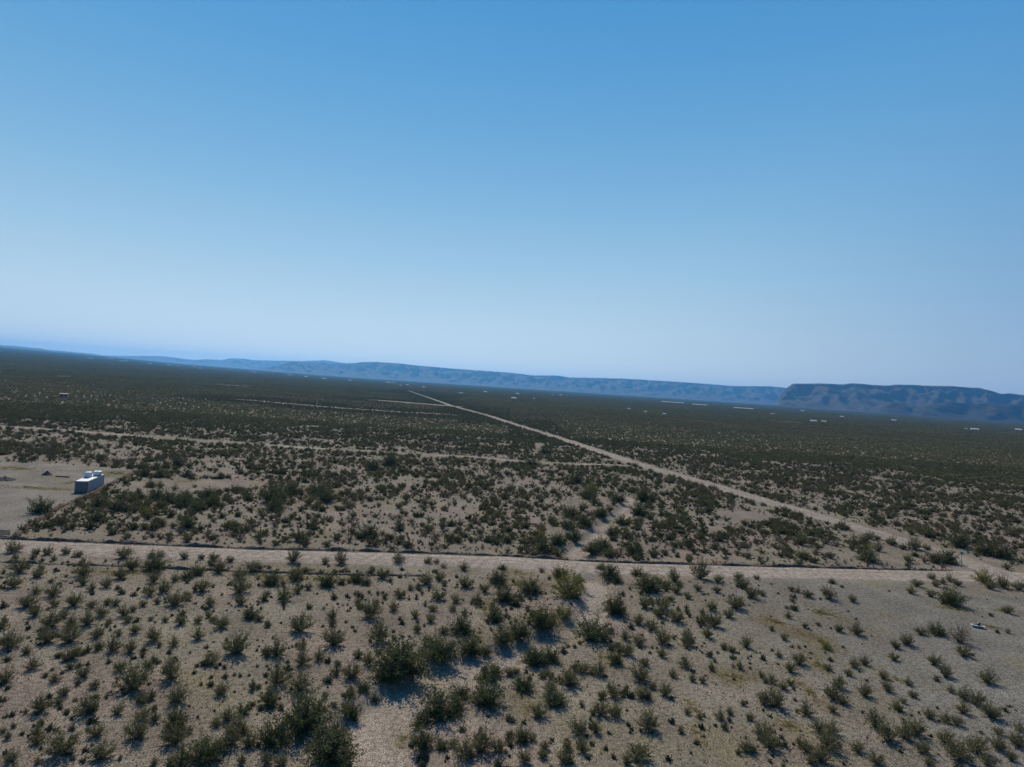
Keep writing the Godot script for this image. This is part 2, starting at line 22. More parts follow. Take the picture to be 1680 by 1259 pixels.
const RIDGE_LEFT := [-12667.8, -15000, 59.2, -11875.7, -15000, 49.9, -11083.3, -15000, 35.2, -10687.7, -15000, 44.5, -10375.6, -15000, 38.4, -10238.5, -15000, 42.9, -10092.2, -15000, 27.0, -9629.9, -15000, 26.4, -9194.0, -15000, 26.1]
const FOOTHILLS := [[3350.5, -6300, 55.6, 3409.4, -6300, 87.1, 3462.9, -6300, 115.5, 3518.6, -6300, 110.9, 3596.9, -6300, 99.4, 3653.5, -6300, 81.0],[3599.8, -6300, 55.3, 3762.7, -6300, 104.7, 3953.7, -6300, 147.7, 4092.5, -6300, 142.9, 4203.5, -6300, 139.1, 4340.3, -6300, 164.7, 4452.0, -6300, 149.9, 4561.9, -6300, 162.6, 4699.1, -6300, 182.7, 5087.2, -6300, 174.9]]
const HOUSES := [[-329.8, -513.0, 5.0, 1], [-3340.4, -5477.5, 52.5, 0], [-4079.8, -7000.0, 86.2, 0], [-3028.7, -5369.6, 25.7, 0], [-3244.0, -5814.5, 23.9, 0], [-2920.5, -5587.6, 34.4, 0], [-2875.4, -5814.5, 35.8, 0], [-2976.3, -6172.2, 38.0, 0], [-2915.4, -6359.2, 26.1, 0], [-2319.8, -5160.0, 24.7, 0], [-2846.1, -7000.0, 33.5, 0], [-2342.4, -6233.9, 29.9, 0], [-1969.3, -5316.4, 21.8, 0], [-1652.6, -5160.0, 31.8, 0], [-1417.0, -4765.2, 22.8, 0], [-1100.9, -4063.9, 25.0, 0], [-956.7, -4104.5, 16.9, 0], [-834.5, -4671.3, 28.8, 0], [-813.6, -4765.2, 19.6, 1], [-501.9, -3137.5, 8.6, 0], [-558.9, -3715.8, 12.7, 0], [-377.8, -2985.2, 12.3, 0], [-135.6, -1870.1, 11.5, 1], [-100.8, -2675.7, 12.8, 0], [6.8, -1659.6, 11.4, 0], [24.7, -2784.4, 13.3, 0], [59.3, -1797.2, 5.0, 0], [202.9, -3397.5, 11.6, 1], [251.5, -3535.4, 14.5, 0], [222.9, -1307.1, 5.0, 0], [225.6, -1160.0, 5.0, 0], [242.4, -1092.7, 5.0, 0], [823.4, -3535.4, 111.3, 0], [860.8, -3168.9, 65.0, 0], [951.5, -2840.3, 77.7, 0], [685.4, -1815.1, 11.2, 1], [1485.4, -3535.4, 16.9, 0], [565.4, -1294.1, 10.6, 0], [590.6, -1307.1, 8.0, 0], [1057.8, -2214.8, 12.1, 0], [1199.2, -2171.2, 13.4, 0], [997.5, -1517.5, 5.0, 0], [1016.2, -1517.5, 14.5, 0], [1397.7, -1907.7, 15.7, 0]]
const PLACES := ["on the near road verge", "left of wash near the road", "left of the wash midway", "at the bottom left", "on the near wash bank", "right of the wash", "on the bare flat at right", "at the bottom right", "beyond the road near the lot", "beyond the road left of centre", "by the wash beyond the road", "in the wedge between the two roads", "beyond the diagonal road", "left of wash near the road, upper band", "left of wash near the road, lower band", "left of the wash midway, upper band", "left of the wash midway, middle band", "left of the wash midway, lower band", "at the bottom left, upper band", "at the bottom left, middle band", "at the bottom left, lower band", "on the near wash bank, upper band", "on the near wash bank, lower band", "right of the wash, top band", "right of the wash, second band", "right of the wash, third band", "right of the wash, lowest band", "at the bottom right, upper band", "at the bottom right, middle band", "at the bottom right, lower band", "by the wash beyond the road, upper band", "by the wash beyond the road, lower band"]

var relief := FastNoiseLite.new()
var swell := FastNoiseLite.new()
var patchy := FastNoiseLite.new()
var tone := FastNoiseLite.new()
var used := {}
var mats := {}
var main_road := PackedVector2Array()
var side_road := PackedVector2Array()
var wash_near := PackedVector2Array()
var wash_far := PackedVector2Array()
var lot := PackedVector2Array()
var bare := []
var tracks := []

func _ready():
	set_camera_and_light()
	relief.seed = 3; relief.frequency = 0.09; relief.fractal_octaves = 4
	swell.seed = 8; swell.frequency = 0.016; swell.fractal_octaves = 2
	patchy.seed = 21; patchy.frequency = 0.03; patchy.fractal_octaves = 4
	tone.seed = 33; tone.frequency = 0.11; tone.fractal_octaves = 5
	main_road = line(MAIN_ROAD); side_road = line(SIDE_ROAD); wash_near = line(WASH_NEAR); wash_far = line(WASH_FAR)
	lot = line(LOT)
	for b in BARE: bare.append(line(b))
	for t in TRACKS: tracks.append(line(t))
	make_materials()
	make_ground()
	make_roads()
	make_mesas()
	make_houses()
	make_lot_things()
	make_junction_things()
	make_bushes()
	make_scrub()

# ---------------------------------------------------------------- camera, sky, sun

func set_camera_and_light():
	var cam := Camera3D.new()
	cam.name = "camera"
	cam.fov = 57.85
	cam.near = 0.5
	cam.far = 80000.0
	cam.position = Vector3(0, EYE, 0)
	cam.rotation = Vector3(atan(4.5 / 1140.0), 0, atan(0.0655))
	add_child(cam)
	var sun := DirectionalLight3D.new()
	sun.name = "sun"
	sun.light_energy = 1.6
	sun.light_color = Color(1.0, 0.95, 0.88)
	sun.light_angular_distance = 0.53
	sun.shadow_enabled = true
	sun.rotation = Vector3(-deg_to_rad(42.0), PI + deg_to_rad(16.7), 0)
	add_child(sun)
	var env := Environment.new()
	env.background_mode = Environment.BG_SKY
	env.tonemap_mode = Environment.TONE_MAPPER_LINEAR
	env.tonemap_exposure = 1.0
	env.sdfgi_enabled = true
	env.ssao_enabled = true
	env.ssil_enabled = true
	env.volumetric_fog_enabled = true
	env.volumetric_fog_density = 0.000052
	env.volumetric_fog_albedo = Color(0.42, 0.73, 1.0)
	env.volumetric_fog_anisotropy = 0.5
	var sky := Sky.new()
	var pano := PanoramaSkyMaterial.new()
	pano.panorama = sky_texture(Vector3(-sin(deg_to_rad(16.7)) * cos(deg_to_rad(42.0)), sin(deg_to_rad(42.0)), -cos(deg_to_rad(16.7)) * cos(deg_to_rad(42.0))))
	sky.sky_material = pano
	env.sky = sky
	var world := WorldEnvironment.new()
	world.name = "world"
	world.environment = env
	add_child(world)

func sky_texture(to_sun: Vector3) -> ImageTexture:
	# clear desert air: pale towards the horizon, deep blue overhead, paler within about forty degrees of the sun
	var w := 512
	var h := 256
	var img := Image.create(w, h, false, Image.FORMAT_RGBF)
	for j in h:
		var el := PI * 0.5 - (j + 0.5) / h * PI
		for i in w:
			var az := (i + 0.5) / w * TAU
			var d := Vector3(sin(az) * cos(el), sin(el), -cos(az) * cos(el))
			var gam := rad_to_deg(acos(clampf(d.dot(to_sun), -1, 1)))
			var e := maxf(rad_to_deg(el), 0.0)
			var a := 0.45 + 0.55 * exp(-pow(maxf(gam - 38.0, 0.0) / 20.0, 2.0))
			var deep := 1.0 - 0.35 * smoothstep(25.0, 90.0, e)
			var c := Color(0.022 * deep + 0.79 * a * exp(-e / 11.0), 0.165 * deep + 0.70 * a * exp(-e / 17.0), 0.45 * deep + 0.42 * a * exp(-e / 28.0))
			img.set_pixel(i, j, c)
	return ImageTexture.create_from_image(img)

# ---------------------------------------------------------------- helpers

func line(a) -> PackedVector2Array:
	var p := PackedVector2Array()
	for k in range(0, a.size(), 2): p.append(Vector2(a[k], a[k + 1]))
	return p

func near_line(p: Vector2, l: PackedVector2Array, limit: float) -> float:
	var best := limit
	for k in l.size() - 1:
		var a := l[k]
		var b := l[k + 1]
		if p.x < minf(a.x, b.x) - best or p.x > maxf(a.x, b.x) + best or p.y < minf(a.y, b.y) - best or p.y > maxf(a.y, b.y) + best: continue
		best = minf(best, p.distance_to(Geometry2D.get_closest_point_to_segment(p, a, b)))
	return best

func numbered(called: String) -> String:
	used[called] = used.get(called, -1) + 1
	return called if used[called] == 0 else "%s_%03d" % [called, used[called]]

func tag(o: Node, label: String, category: String, group := "", kind := ""):
	if label: o.set_meta("label", label)
	if category: o.set_meta("category", category)
	if group: o.set_meta("group", group)
	if kind: o.set_meta("kind", kind)
	return o

func thing(called: String, at: Vector3, turn := 0.0) -> Node3D:
	var o := Node3D.new()
	o.name = numbered(called)
	o.position = at
	o.rotation.y = turn
	add_child(o)
	return o

func put(called: String, mesh: Mesh, m: Material, parent: Node = self) -> MeshInstance3D:
	var o := MeshInstance3D.new()
	o.name = numbered(called) if parent == self else called
	o.mesh = mesh
	o.material_override = m
	parent.add_child(o, true)
	return o

func sheet(v: PackedVector3Array, idx: PackedInt32Array, col := PackedColorArray(), smooth := true) -> ArrayMesh:
	var a := []
	a.resize(Mesh.ARRAY_MAX)
	a[Mesh.ARRAY_VERTEX] = v
	a[Mesh.ARRAY_INDEX] = idx
	if col.size(): a[Mesh.ARRAY_COLOR] = col
	if smooth:
		var n := PackedVector3Array()
		n.resize(v.size())
		for k in range(0, idx.size(), 3):
			var f := (v[idx[k + 2]] - v[idx[k]]).cross(v[idx[k + 1]] - v[idx[k]])
			for q in 3: n[idx[k + q]] += f
		for k in n.size(): n[k] = n[k].normalized()
		a[Mesh.ARRAY_NORMAL] = n
	var m := ArrayMesh.new()
	m.add_surface_from_arrays(Mesh.PRIMITIVE_TRIANGLES, a)
	return m

func grid_index(rows: int, cols: int) -> PackedInt32Array:
	# rows run away from the eye (towards -z), columns to the right; faces look up
	var idx := PackedInt32Array()
	idx.resize((rows - 1) * (cols - 1) * 6)
	var k := 0
	for j in rows - 1:
		for i in cols - 1:
			var a := j * cols + i
			idx[k] = a; idx[k + 1] = a + cols; idx[k + 2] = a + 1
			idx[k + 3] = a + 1; idx[k + 4] = a + cols; idx[k + 5] = a + cols + 1
			k += 6
	return idx

func box(st: SurfaceTool, c: Vector3, s: Vector3, bevel := 0.0, b := Basis()):
	# a box with chamfered upright and level edges
	var h := s * 0.5
	var e := minf(bevel, minf(h.x, minf(h.y, h.z)) * 0.9)
	if e <= 0.0: e = 0.0
	var faces := [[Vector3.RIGHT, Vector3.UP, Vector3.BACK], [Vector3.LEFT, Vector3.UP, Vector3.FORWARD], [Vector3.UP, Vector3.BACK, Vector3.RIGHT], [Vector3.DOWN, Vector3.FORWARD, Vector3.RIGHT], [Vector3.BACK, Vector3.UP, Vector3.LEFT], [Vector3.FORWARD, Vector3.UP, Vector3.RIGHT]]
	for f in faces:
		var n: Vector3 = f[0]
		var u: Vector3 = f[1]
		var w: Vector3 = n.cross(u)
		var hu := absf(u.dot(h)) - e
		var hw := absf(w.dot(h)) - e
		var o := n * absf(n.dot(h))
		quad(st, c, b, o - u * hu - w * hw, o - u * hu + w * hw, o + u * hu + w * hw, o + u * hu - w * hw)
		if e > 0.0:
			# the strip from this face's edge in direction u and w to the neighbour's edge
			for t in [[u, w, hw], [w, u, hu]]:
				var p: Vector3 = t[0]
				var q: Vector3 = t[1]
				var hq: float = t[2]
				for sgn in [1.0, -1.0]:
					var m: Vector3 = p * sgn
					var key := n.dot(Vector3(1, 2, 4)) 
					var key2: float = m.dot(Vector3(1, 2, 4))
					if key < key2: continue
					var hp := absf(p.dot(h))
					var o1: Vector3 = o + m * (hp - e)
					var o2: Vector3 = n * (absf(n.dot(h)) - e) + m * hp
					quad(st, c, b, o1 - q * hq, o1 + q * hq, o2 + q * hq, o2 - q * hq)

func quad(st: SurfaceTool, c: Vector3, b: Basis, p0: Vector3, p1: Vector3, p2: Vector3, p3: Vector3):
	# turned so that it looks away from the box's middle
	var n := (p2 - p0).cross(p1 - p0)
	var pts := [p0, p1, p2, p3] if n.dot(p0 + p1 + p2 + p3) > 0 else [p0, p3, p2, p1]
	for k in [0, 1, 2, 0, 2, 3]:
		st.add_vertex(c + b * pts[k])

func tool() -> SurfaceTool:
	var st := SurfaceTool.new()
	st.begin(Mesh.PRIMITIVE_TRIANGLES)
	st.set_smooth_group(-1)
	return st

func done(st: SurfaceTool) -> ArrayMesh:
	st.generate_normals()
	return st.commit()

func one_box(c: Vector3, s: Vector3, bevel := 0.0) -> ArrayMesh:
	var st := tool()
	box(st, c, s, bevel)
	return done(st)

# ---------------------------------------------------------------- materials

func noise_tex(sd: int, freq: float, oct: int, stops: Array, size := 1024) -> NoiseTexture2D:
	var n := FastNoiseLite.new()
	n.seed = sd
	n.frequency = freq
	n.fractal_octaves = oct
	var t := NoiseTexture2D.new()
	t.width = size
	t.height = size
	t.seamless = true
	t.noise = n
	var g := Gradient.new()
	g.offsets = PackedFloat32Array(stops.map(func(s): return s[0]))
	g.colors = PackedColorArray(stops.map(func(s): return s[1]))
	t.color_ramp = g
	return t

func plain(c: Color, rough := 0.9, metal := 0.0) -> StandardMaterial3D:
	var m := StandardMaterial3D.new()
	m.albedo_color = c.linear_to_srgb()
	m.roughness = rough
	m.metallic = metal
	m.cull_mode = BaseMaterial3D.CULL_DISABLED
	return m

func earth(scale: float, scale2: float, sd: int, strength: float, freq := 0.012) -> StandardMaterial3D:
	# vertex colours give the soil's tint; two noise layers its grain and grit
	var m := StandardMaterial3D.new()
	m.vertex_color_use_as_albedo = true
	m.roughness = 0.95
	m.metallic_specular = 0.2
	m.uv1_triplanar = true
	m.uv1_world_triplanar = true
	m.uv1_scale = Vector3.ONE * scale
	var lo := 1.0 - strength
	m.albedo_texture = noise_tex(sd, freq, 6, [[0.0, Color(lo, lo, lo * 0.98)], [0.42, Color(0.86, 0.85, 0.84)], [0.6, Color(0.95, 0.945, 0.94)], [1.0, Color(1, 1, 1)]])
	m.detail_enabled = true
	m.detail_blend_mode = BaseMaterial3D.BLEND_MODE_MUL
	m.detail_uv_layer = BaseMaterial3D.DETAIL_UV_2
	m.uv2_triplanar = true
	m.uv2_world_triplanar = true
	m.uv2_scale = Vector3.ONE * scale2
	m.detail_albedo = noise_tex(sd + 5, 0.03, 5, [[0.0, Color(0.3, 0.28, 0.26)], [0.36, Color(0.55, 0.53, 0.5)], [0.44, Color(0.9, 0.895, 0.89)], [0.62, Color(0.98, 0.98, 0.98)], [1.0, Color(1, 1, 1)]])
	m.heightmap_enabled = false
	m.normal_enabled = true
	var nt := noise_tex(sd + 9, 0.03, 5, [[0.0, Color.BLACK], [1.0, Color.WHITE]])
	nt.as_normal_map = true
	nt.bump_strength = 3.0
	m.normal_texture = nt
	m.normal_scale = 0.25
	return m

func leafy(backlit: float) -> StandardMaterial3D:
	var m := StandardMaterial3D.new()
	m.vertex_color_use_as_albedo = true
	m.roughness = 0.75
	m.metallic_specular = 0.3
	m.cull_mode = BaseMaterial3D.CULL_DISABLED
	m.backlight_enabled = true
	m.backlight = Color(backlit, backlit, backlit * 0.7)
	return m

func make_materials():
	mats.ground = earth(1.0 / 37.0, 1.0 / 5.3, 11, 0.3, 0.05)
	mats.road = earth(1.0 / 17.0, 1.0 / 6.1, 47, 0.25)
	mats.berm = earth(1.0 / 9.0, 1.0 / 2.7, 71, 0.5)
	mats.leaf = leafy(0.7)
	mats.twig = plain(Color(0.10, 0.085, 0.07))
	mats.rock = earth(1.0 / 900.0, 1.0 / 260.0, 90, 0.5)
	mats.rock.normal_enabled = false
	mats.wall = plain(Color(0.37, 0.35, 0.33), 0.7)
	mats.door = plain(Color(0.14, 0.15, 0.14), 0.7)
	mats.roof = plain(Color(0.50, 0.53, 0.52), 0.6)
	mats.rust = plain(Color(0.22, 0.10, 0.06), 0.85)
	mats.frame = plain(Color(0.07, 0.075, 0.08), 0.7)
	mats.steel = plain(Color(0.35, 0.36, 0.37), 0.45, 0.7)
	mats.white = plain(Color(0.66, 0.69, 0.70), 0.45)
	mats.house = plain(Color(0.55, 0.53, 0.50), 0.8)
	mats.house_roof = plain(Color(0.48, 0.48, 0.46), 0.8)
	mats.tan_wall = plain(Color(0.24, 0.21, 0.18), 0.85)
	mats.tan_roof = plain(Color(0.33, 0.24, 0.18), 0.8)
	mats.glass = plain(Color(0.02, 0.025, 0.03), 0.15)
	mats.sign = plain(Color(0.02, 0.20, 0.16), 0.5)
	mats.teal = plain(Color(0.10, 0.20, 0.22), 0.5)
	mats.bag = plain(Color(0.012, 0.012, 0.014), 0.4)
	mats.wood = plain(Color(0.10, 0.075, 0.055), 0.9)
	mats.deadwood = plain(Color(0.36, 0.34, 0.31), 0.9)
	mats.weathered = plain(Color(0.5, 0.52, 0.51), 0.8)

# ---------------------------------------------------------------- ground

const RISE := [-1.0, 0.0095, -0.636, 0.0095, -0.55, 0.0072, -0.44, 0.003, -0.354, 0.0016, -0.24, 0.0]

func rise(x: float, z: float) -> float:
	# the plain climbs gently towards the far left
	var d := sqrt(x * x + z * z)
	if d < 1800.0 or z > 0.0: return 0.0
	var az := atan2(x, -z)
	var s := 0.0
	if az <= RISE[0]: s = RISE[1]
	else:
		for k in range(0, RISE.size() - 2, 2):
			if az >= RISE[k] and az < RISE[k + 2]:
				s = lerpf(RISE[k + 1], RISE[k + 3], (az - RISE[k]) / (RISE[k + 2] - RISE[k]))
	return s * (d - 1800.0)

func height(x: float, z: float) -> float:
	var d := sqrt(x * x + z * z)
	if d > 420.0: return rise(x, z)
	var p := Vector2(x, z)
	var fade := 1.0 - smoothstep(260.0, 400.0, d)
	var h := (relief.get_noise_2d(x, z) * 0.012 + swell.get_noise_2d(x, z) * 0.5) * fade
	var r := minf(near_line(p, main_road, 8.0) - 3.6, near_line(p, side_road, 8.0) - 3.6)
	var on := 1.0 - smoothstep(0.3, 3.5, r)
	h = lerpf(h, -0.07, on)
	var w := minf(near_line(p, wash_near, 6.0) - 1.6 - 1.3 * smoothstep(-92.0, -66.0, z), near_line(p, wash_far, 6.0) - 1.9)
	w += relief.get_noise_2d(x * 4.0, z * 4.0) * 0.5
	h -= 0.75 * (1.0 - smoothstep(0.0, 1.1, w)) * (1.0 - on)
	return h

func in_any(p: Vector2, polys: Array) -> bool:
	for q in polys:
		if Geometry2D.is_point_in_polygon(p, q): return true
	return false

func soil(x: float, z: float) -> Color:
	var p := Vector2(x, z)
	var n := patchy.get_noise_2d(x, z)
	var t := tone.get_noise_2d(x, z)
	var c := Color(0.318, 0.275, 0.215).lerp(Color(0.295, 0.265, 0.20), clampf(0.5 + n * 1.4, 0, 1))
	c = c.lerp(Color(0.335, 0.272, 0.222), clampf((patchy.get_noise_2d(x + 300, z) - 0.05) * 3.0, 0, 1))
	# the graded flat on the right and the cleared lot are greyer silt
	var flat := smoothstep(22.0, 55.0, x + t * 14.0) * (1.0 - smoothstep(-112.0, -126.0, z))
	c = c.lerp(Color(0.265, 0.255, 0.222), flat * 0.9)
	if z < -100 and x < -40 and Geometry2D.is_point_in_polygon(p, lot): c = Color(0.31, 0.285, 0.245)
	if z > -230.0:
		var w := minf(near_line(p, wash_near, 5.0) - 1.7 - 1.1 * smoothstep(-92.0, -66.0, z), near_line(p, wash_far, 5.0) - 1.9)
		c = c.lerp(Color(0.44, 0.38, 0.312), 1.0 - smoothstep(-0.2, 0.9, w + t))
	# dry grass and spent flowers tint the soil in patches
	var dry := clampf((patchy.get_noise_2d(x * 1.7 - 150.0, z * 1.7) - 0.16) * 3.2, 0, 1) * clampf(0.6 + t * 1.6, 0, 1)
	c = c.lerp(Color(0.23, 0.20, 0.105), dry * 0.55)
	if z > -230.0:
		for f in FLOWERS:
			var u := Vector2((x - f[0]) / (f[2] * 1.3), (z - f[1]) / (f[3] * 1.3))
			if absf(u.x) < 1.6 and absf(u.y) < 1.6:
				c = c.lerp(Color(0.25, 0.205, 0.10), 0.6 * (1.0 - smoothstep(0.3, 1.3, u.length() + t * 1.3)))
	return c * (0.9 + t * 0.3 + n * 0.12)

func axis(inner: float, mid: float, step: float, step2: float, far: float) -> PackedFloat32Array:
	var a := PackedFloat32Array([0.0])
	var x := 0.0
	var s := step
	while x < far:
		if x >= inner: s = maxf(s, step2)
		if x >= mid: s *= 1.085
		x += s
		a.append(x)
	return a

func make_ground():
	var right := axis(58.0, 130.0, 0.7, 1.1, 21000.0)
	var xs := PackedFloat32Array()
	for k in range(right.size() - 1, 0, -1): xs.append(-right[k])
	xs.append_array(right)
	var zs := PackedFloat32Array([3000.0, 1200.0, 500.0, 200.0, 80.0, 20.0, -20.0, -36.0])
	for v in axis(110.0, 190.0, 0.65, 1.1, 21000.0): zs.append(-44.0 - v)
	var cols := xs.size()
	var v := PackedVector3Array()
	var c := PackedColorArray()
	v.resize(cols * zs.size())
	c.resize(v.size())
	var k := 0
	for z in zs:
		for x in xs:
			v[k] = Vector3(x, height(x, z), z)
			c[k] = soil(x, z)
			k += 1
	print("ground vertices ", v.size())
	tag(put("ground", sheet(v, grid_index(zs.size(), cols), c), mats.ground), "pale tan desert ground of sand and grit reaching to the horizon", "ground", "", "structure")

func strip(pts: PackedVector2Array, half: Array, y: float, edge_y: float, tint: Color, step: float, wob: float, ruts: bool) -> ArrayMesh:
	# a road laid along pts: 11 points across, edges tucked into the soil
	var c := Curve2D.new()
	for p in pts: c.add_point(p)
	c.bake_interval = 1.0
	var long := c.get_baked_length()
	var rows := int(long / step) + 1
	var across := 11
	var v := PackedVector3Array()
	var col := PackedColorArray()
	for j in rows + 1:
		var s := minf(j * step, long)
		var p := c.sample_baked(s)
		var f := (c.sample_baked(minf(s + 1.0, long)) - c.sample_baked(maxf(s - 1.0, 0.0))).normalized()
		var n := Vector2(-f.y, f.x)
		for i in across:
			var t := float(i) / (across - 1) * 2.0 - 1.0
			var hw: float = half[0] if t < 0 else half[1]
			var q := p + n * (t * (hw + relief.get_noise_1d(s * 1.3 + (0.0 if t < 0 else 500.0)) * wob))
			var e := absf(t)
			var yy := lerpf(y, edge_y, smoothstep(0.8, 1.0, e)) + relief.get_noise_2d(q.x * 3.0, q.y * 3.0) * 0.02
			v.append(Vector3(q.x, yy + rise(q.x, q.y), q.y))
			var k := 1.0 + relief.get_noise_2d(s * 0.05, t * 40.0) * 0.22 + tone.get_noise_2d(q.x, q.y) * 0.15
			if ruts: k *= 1.0 + 0.06 * cos(t * 9.0)
			col.append(tint * k)
	return sheet(v, grid_index(rows + 1, across), col)

func berm(pts: PackedVector2Array, width: float, tall: float, tint: Color, sd: float) -> ArrayMesh:
	var c := Curve2D.new()
	for p in pts: c.add_point(p)
	c.bake_interval = 0.5
	var long := c.get_baked_length()
	var rows := int(long / 0.35)
	var v := PackedVector3Array()
	var col := PackedColorArray()
	var prof := [0.0, 0.35, 0.85, 1.0, 0.8, 0.35, 0.0]
	for j in rows + 1:
		var s := j * 0.35
		var p := c.sample_baked(minf(s, long))
		var f := (c.sample_baked(minf(s + 1.0, long)) - c.sample_baked(maxf(s - 1.0, 0.0))).normalized()
		var n := Vector2(-f.y, f.x)
		var k := clampf(0.75 + relief.get_noise_1d(s * 2.0 + sd) * 1.3, 0.05, 1.4) * smoothstep(0.0, 1.5, s) * smoothstep(0.0, 1.5, long - s)
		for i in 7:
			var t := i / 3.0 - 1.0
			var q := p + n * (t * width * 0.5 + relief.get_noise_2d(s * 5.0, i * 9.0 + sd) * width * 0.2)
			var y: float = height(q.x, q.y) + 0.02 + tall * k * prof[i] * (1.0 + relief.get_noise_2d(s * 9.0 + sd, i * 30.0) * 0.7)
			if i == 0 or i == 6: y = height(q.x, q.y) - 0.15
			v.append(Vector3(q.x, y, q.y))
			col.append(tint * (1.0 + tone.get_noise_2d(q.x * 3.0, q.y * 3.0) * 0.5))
	return sheet(v, grid_index(rows + 1, 7), col)

func make_roads():
	tag(put("dirt_road", strip(main_road, [3.9, 3.9], 0.03, -0.09, Color(0.42, 0.36, 0.30), 1.0, 0.5, true), mats.road), "wide graded dirt road crossing the whole photo below the container", "road", "", "structure")
	tag(put("dirt_road", strip(side_road, [3.7, 3.7], 0.045, -0.04, Color(0.40, 0.348, 0.29), 2.0, 0.6, true), mats.road), "dirt road running diagonally from the right junction to the far plain", "road", "", "structure")
	var says := ["narrow pale track across the scrub behind the container", "short pale track joining the far end of the diagonal road", "faint broken track across the far scrub on the left"]
	for k in tracks.size():
		tag(put("dirt_track", strip(tracks[k], [1.9, 1.9] if k == 0 else ([3.6, 3.6] if k == 1 else [2.2, 2.2]), 0.05 if k == 0 else 0.08, -0.05 if k == 0 else 0.02, Color(0.45, 0.385, 0.32), 1.5 if k == 0 else 4.0, 0.9, false), mats.road), says[k], "track", "", "structure")
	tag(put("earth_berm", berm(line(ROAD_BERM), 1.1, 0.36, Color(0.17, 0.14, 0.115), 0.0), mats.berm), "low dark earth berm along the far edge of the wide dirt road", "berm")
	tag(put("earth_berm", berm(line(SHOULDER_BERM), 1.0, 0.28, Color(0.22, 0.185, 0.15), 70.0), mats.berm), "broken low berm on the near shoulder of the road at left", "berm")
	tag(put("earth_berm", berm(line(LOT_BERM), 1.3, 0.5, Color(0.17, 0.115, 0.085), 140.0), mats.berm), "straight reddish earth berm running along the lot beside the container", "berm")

# ---------------------------------------------------------------- mesas and hills

func mesa_mesh(pts: Array, reach: float, back: float, rough: float, tint: Color, sd: int, cliff: float) -> ArrayMesh:
	# pts: x, z, height of the rim. Rows go from the foot up the talus, over the cliff and the flat top, down behind.
	var n := FastNoiseLite.new()
	n.seed = sd
	n.frequency = 0.0019
	n.fractal_octaves = 5
	n.fractal_type = FastNoiseLite.FRACTAL_RIDGED
	var m := FastNoiseLite.new()
	m.seed = sd + 1
	m.frequency = 0.007
	m.fractal_octaves = 4
	var rim := []
	for k in range(0, pts.size() - 3, 3):
		var a := Vector3(pts[k], pts[k + 2], pts[k + 1])
		var b := Vector3(pts[k + 3], pts[k + 5], pts[k + 4])
		var parts := maxi(2, int(Vector2(a.x, a.z).distance_to(Vector2(b.x, b.z)) / 32.0))
		for q in parts: rim.append(a.lerp(b, float(q) / parts))
	var prof := []
	for k in 30:
		var t := k / 29.0
		prof.append([reach * (1.0 - t), (1.0 - cliff) * pow(t, 1.7) * (1.0 if k > 0 else 0.0)])
	prof.append([-reach * 0.012, 1.0 - cliff * 0.35])
	prof.append([-reach * 0.02, 1.0])
	prof.append([-back * 0.3, 1.0])
	prof.append([-back, 1.0])
	prof.append([-back * 1.6, 0.0])
	var v := PackedVector3Array()
	var col := PackedColorArray()
	for pr in prof:
		for r in rim:
			var f := Vector2(-r.x, -r.z).normalized()
			var o: float = pr[0]
			var hf: float = pr[1]
			var slope := hf * (1.0 - hf) * 4.0
			var p := Vector2(r.x, r.z) + f * o
			var g := n.get_noise_2d(r.x, r.z + o * 0.35)
			p += f * g * rough * reach * 0.16 * (1.0 - absf(hf - 0.6))
			var y: float = r.y * hf
			if o > 0.0: y += r.y * slope * (g * 0.28 + m.get_noise_2d(p.x, p.y) * 0.12) * rough
			if hf == 0.0: y = -12.0
			v.append(Vector3(p.x, y + rise(p.x, p.y), p.y))
			var band := m.get_noise_2d(r.x * 0.2, r.y * hf * 9.0) * 0.4
			col.append(tint * (1.0 + band + g * 0.25))
	return sheet(v, grid_index(prof.size(), rim.size()), col)

func make_mesas():
	tag(put("mesa", mesa_mesh(MESA_LEFT, 2600.0, 2000.0, 1.0, Color(0.085, 0.07, 0.058), 5, 0.16), mats.rock), "long blue hazed mesa across the middle of the horizon", "mesa", "", "structure")
	tag(put("mesa", mesa_mesh(MESA_RIGHT, 1700.0, 2500.0, 1.0, Color(0.075, 0.06, 0.05), 6, 0.24), mats.rock), "flat topped darker mesa at the right end of the horizon", "mesa", "", "structure")
	tag(put("hills", mesa_mesh(HILLS_FAR, 1800.0, 600.0, 0.8, Color(0.15, 0.12, 0.10), 7, 0.05), mats.rock), "faintest pale hills behind the left end of the mesa", "hills", "", "structure")
	tag(put("hills", mesa_mesh(RIDGE_LEFT, 1500.0, 1500.0, 0.6, Color(0.13, 0.10, 0.08), 8, 0.05), mats.rock), "low blue ridge on the horizon at the left edge", "hills", "", "structure")
	for k in FOOTHILLS.size():
		tag(put("foothill", mesa_mesh(FOOTHILLS[k], 500.0, 300.0, 1.3, Color(0.05, 0.042, 0.036), 40 + k, 0.03), mats.rock), ["small dark foothill standing before the right mesa", "broad dark foothills under the right end of the right mesa"][k], "hills", "", "structure")

# ---------------------------------------------------------------- houses on the far plain

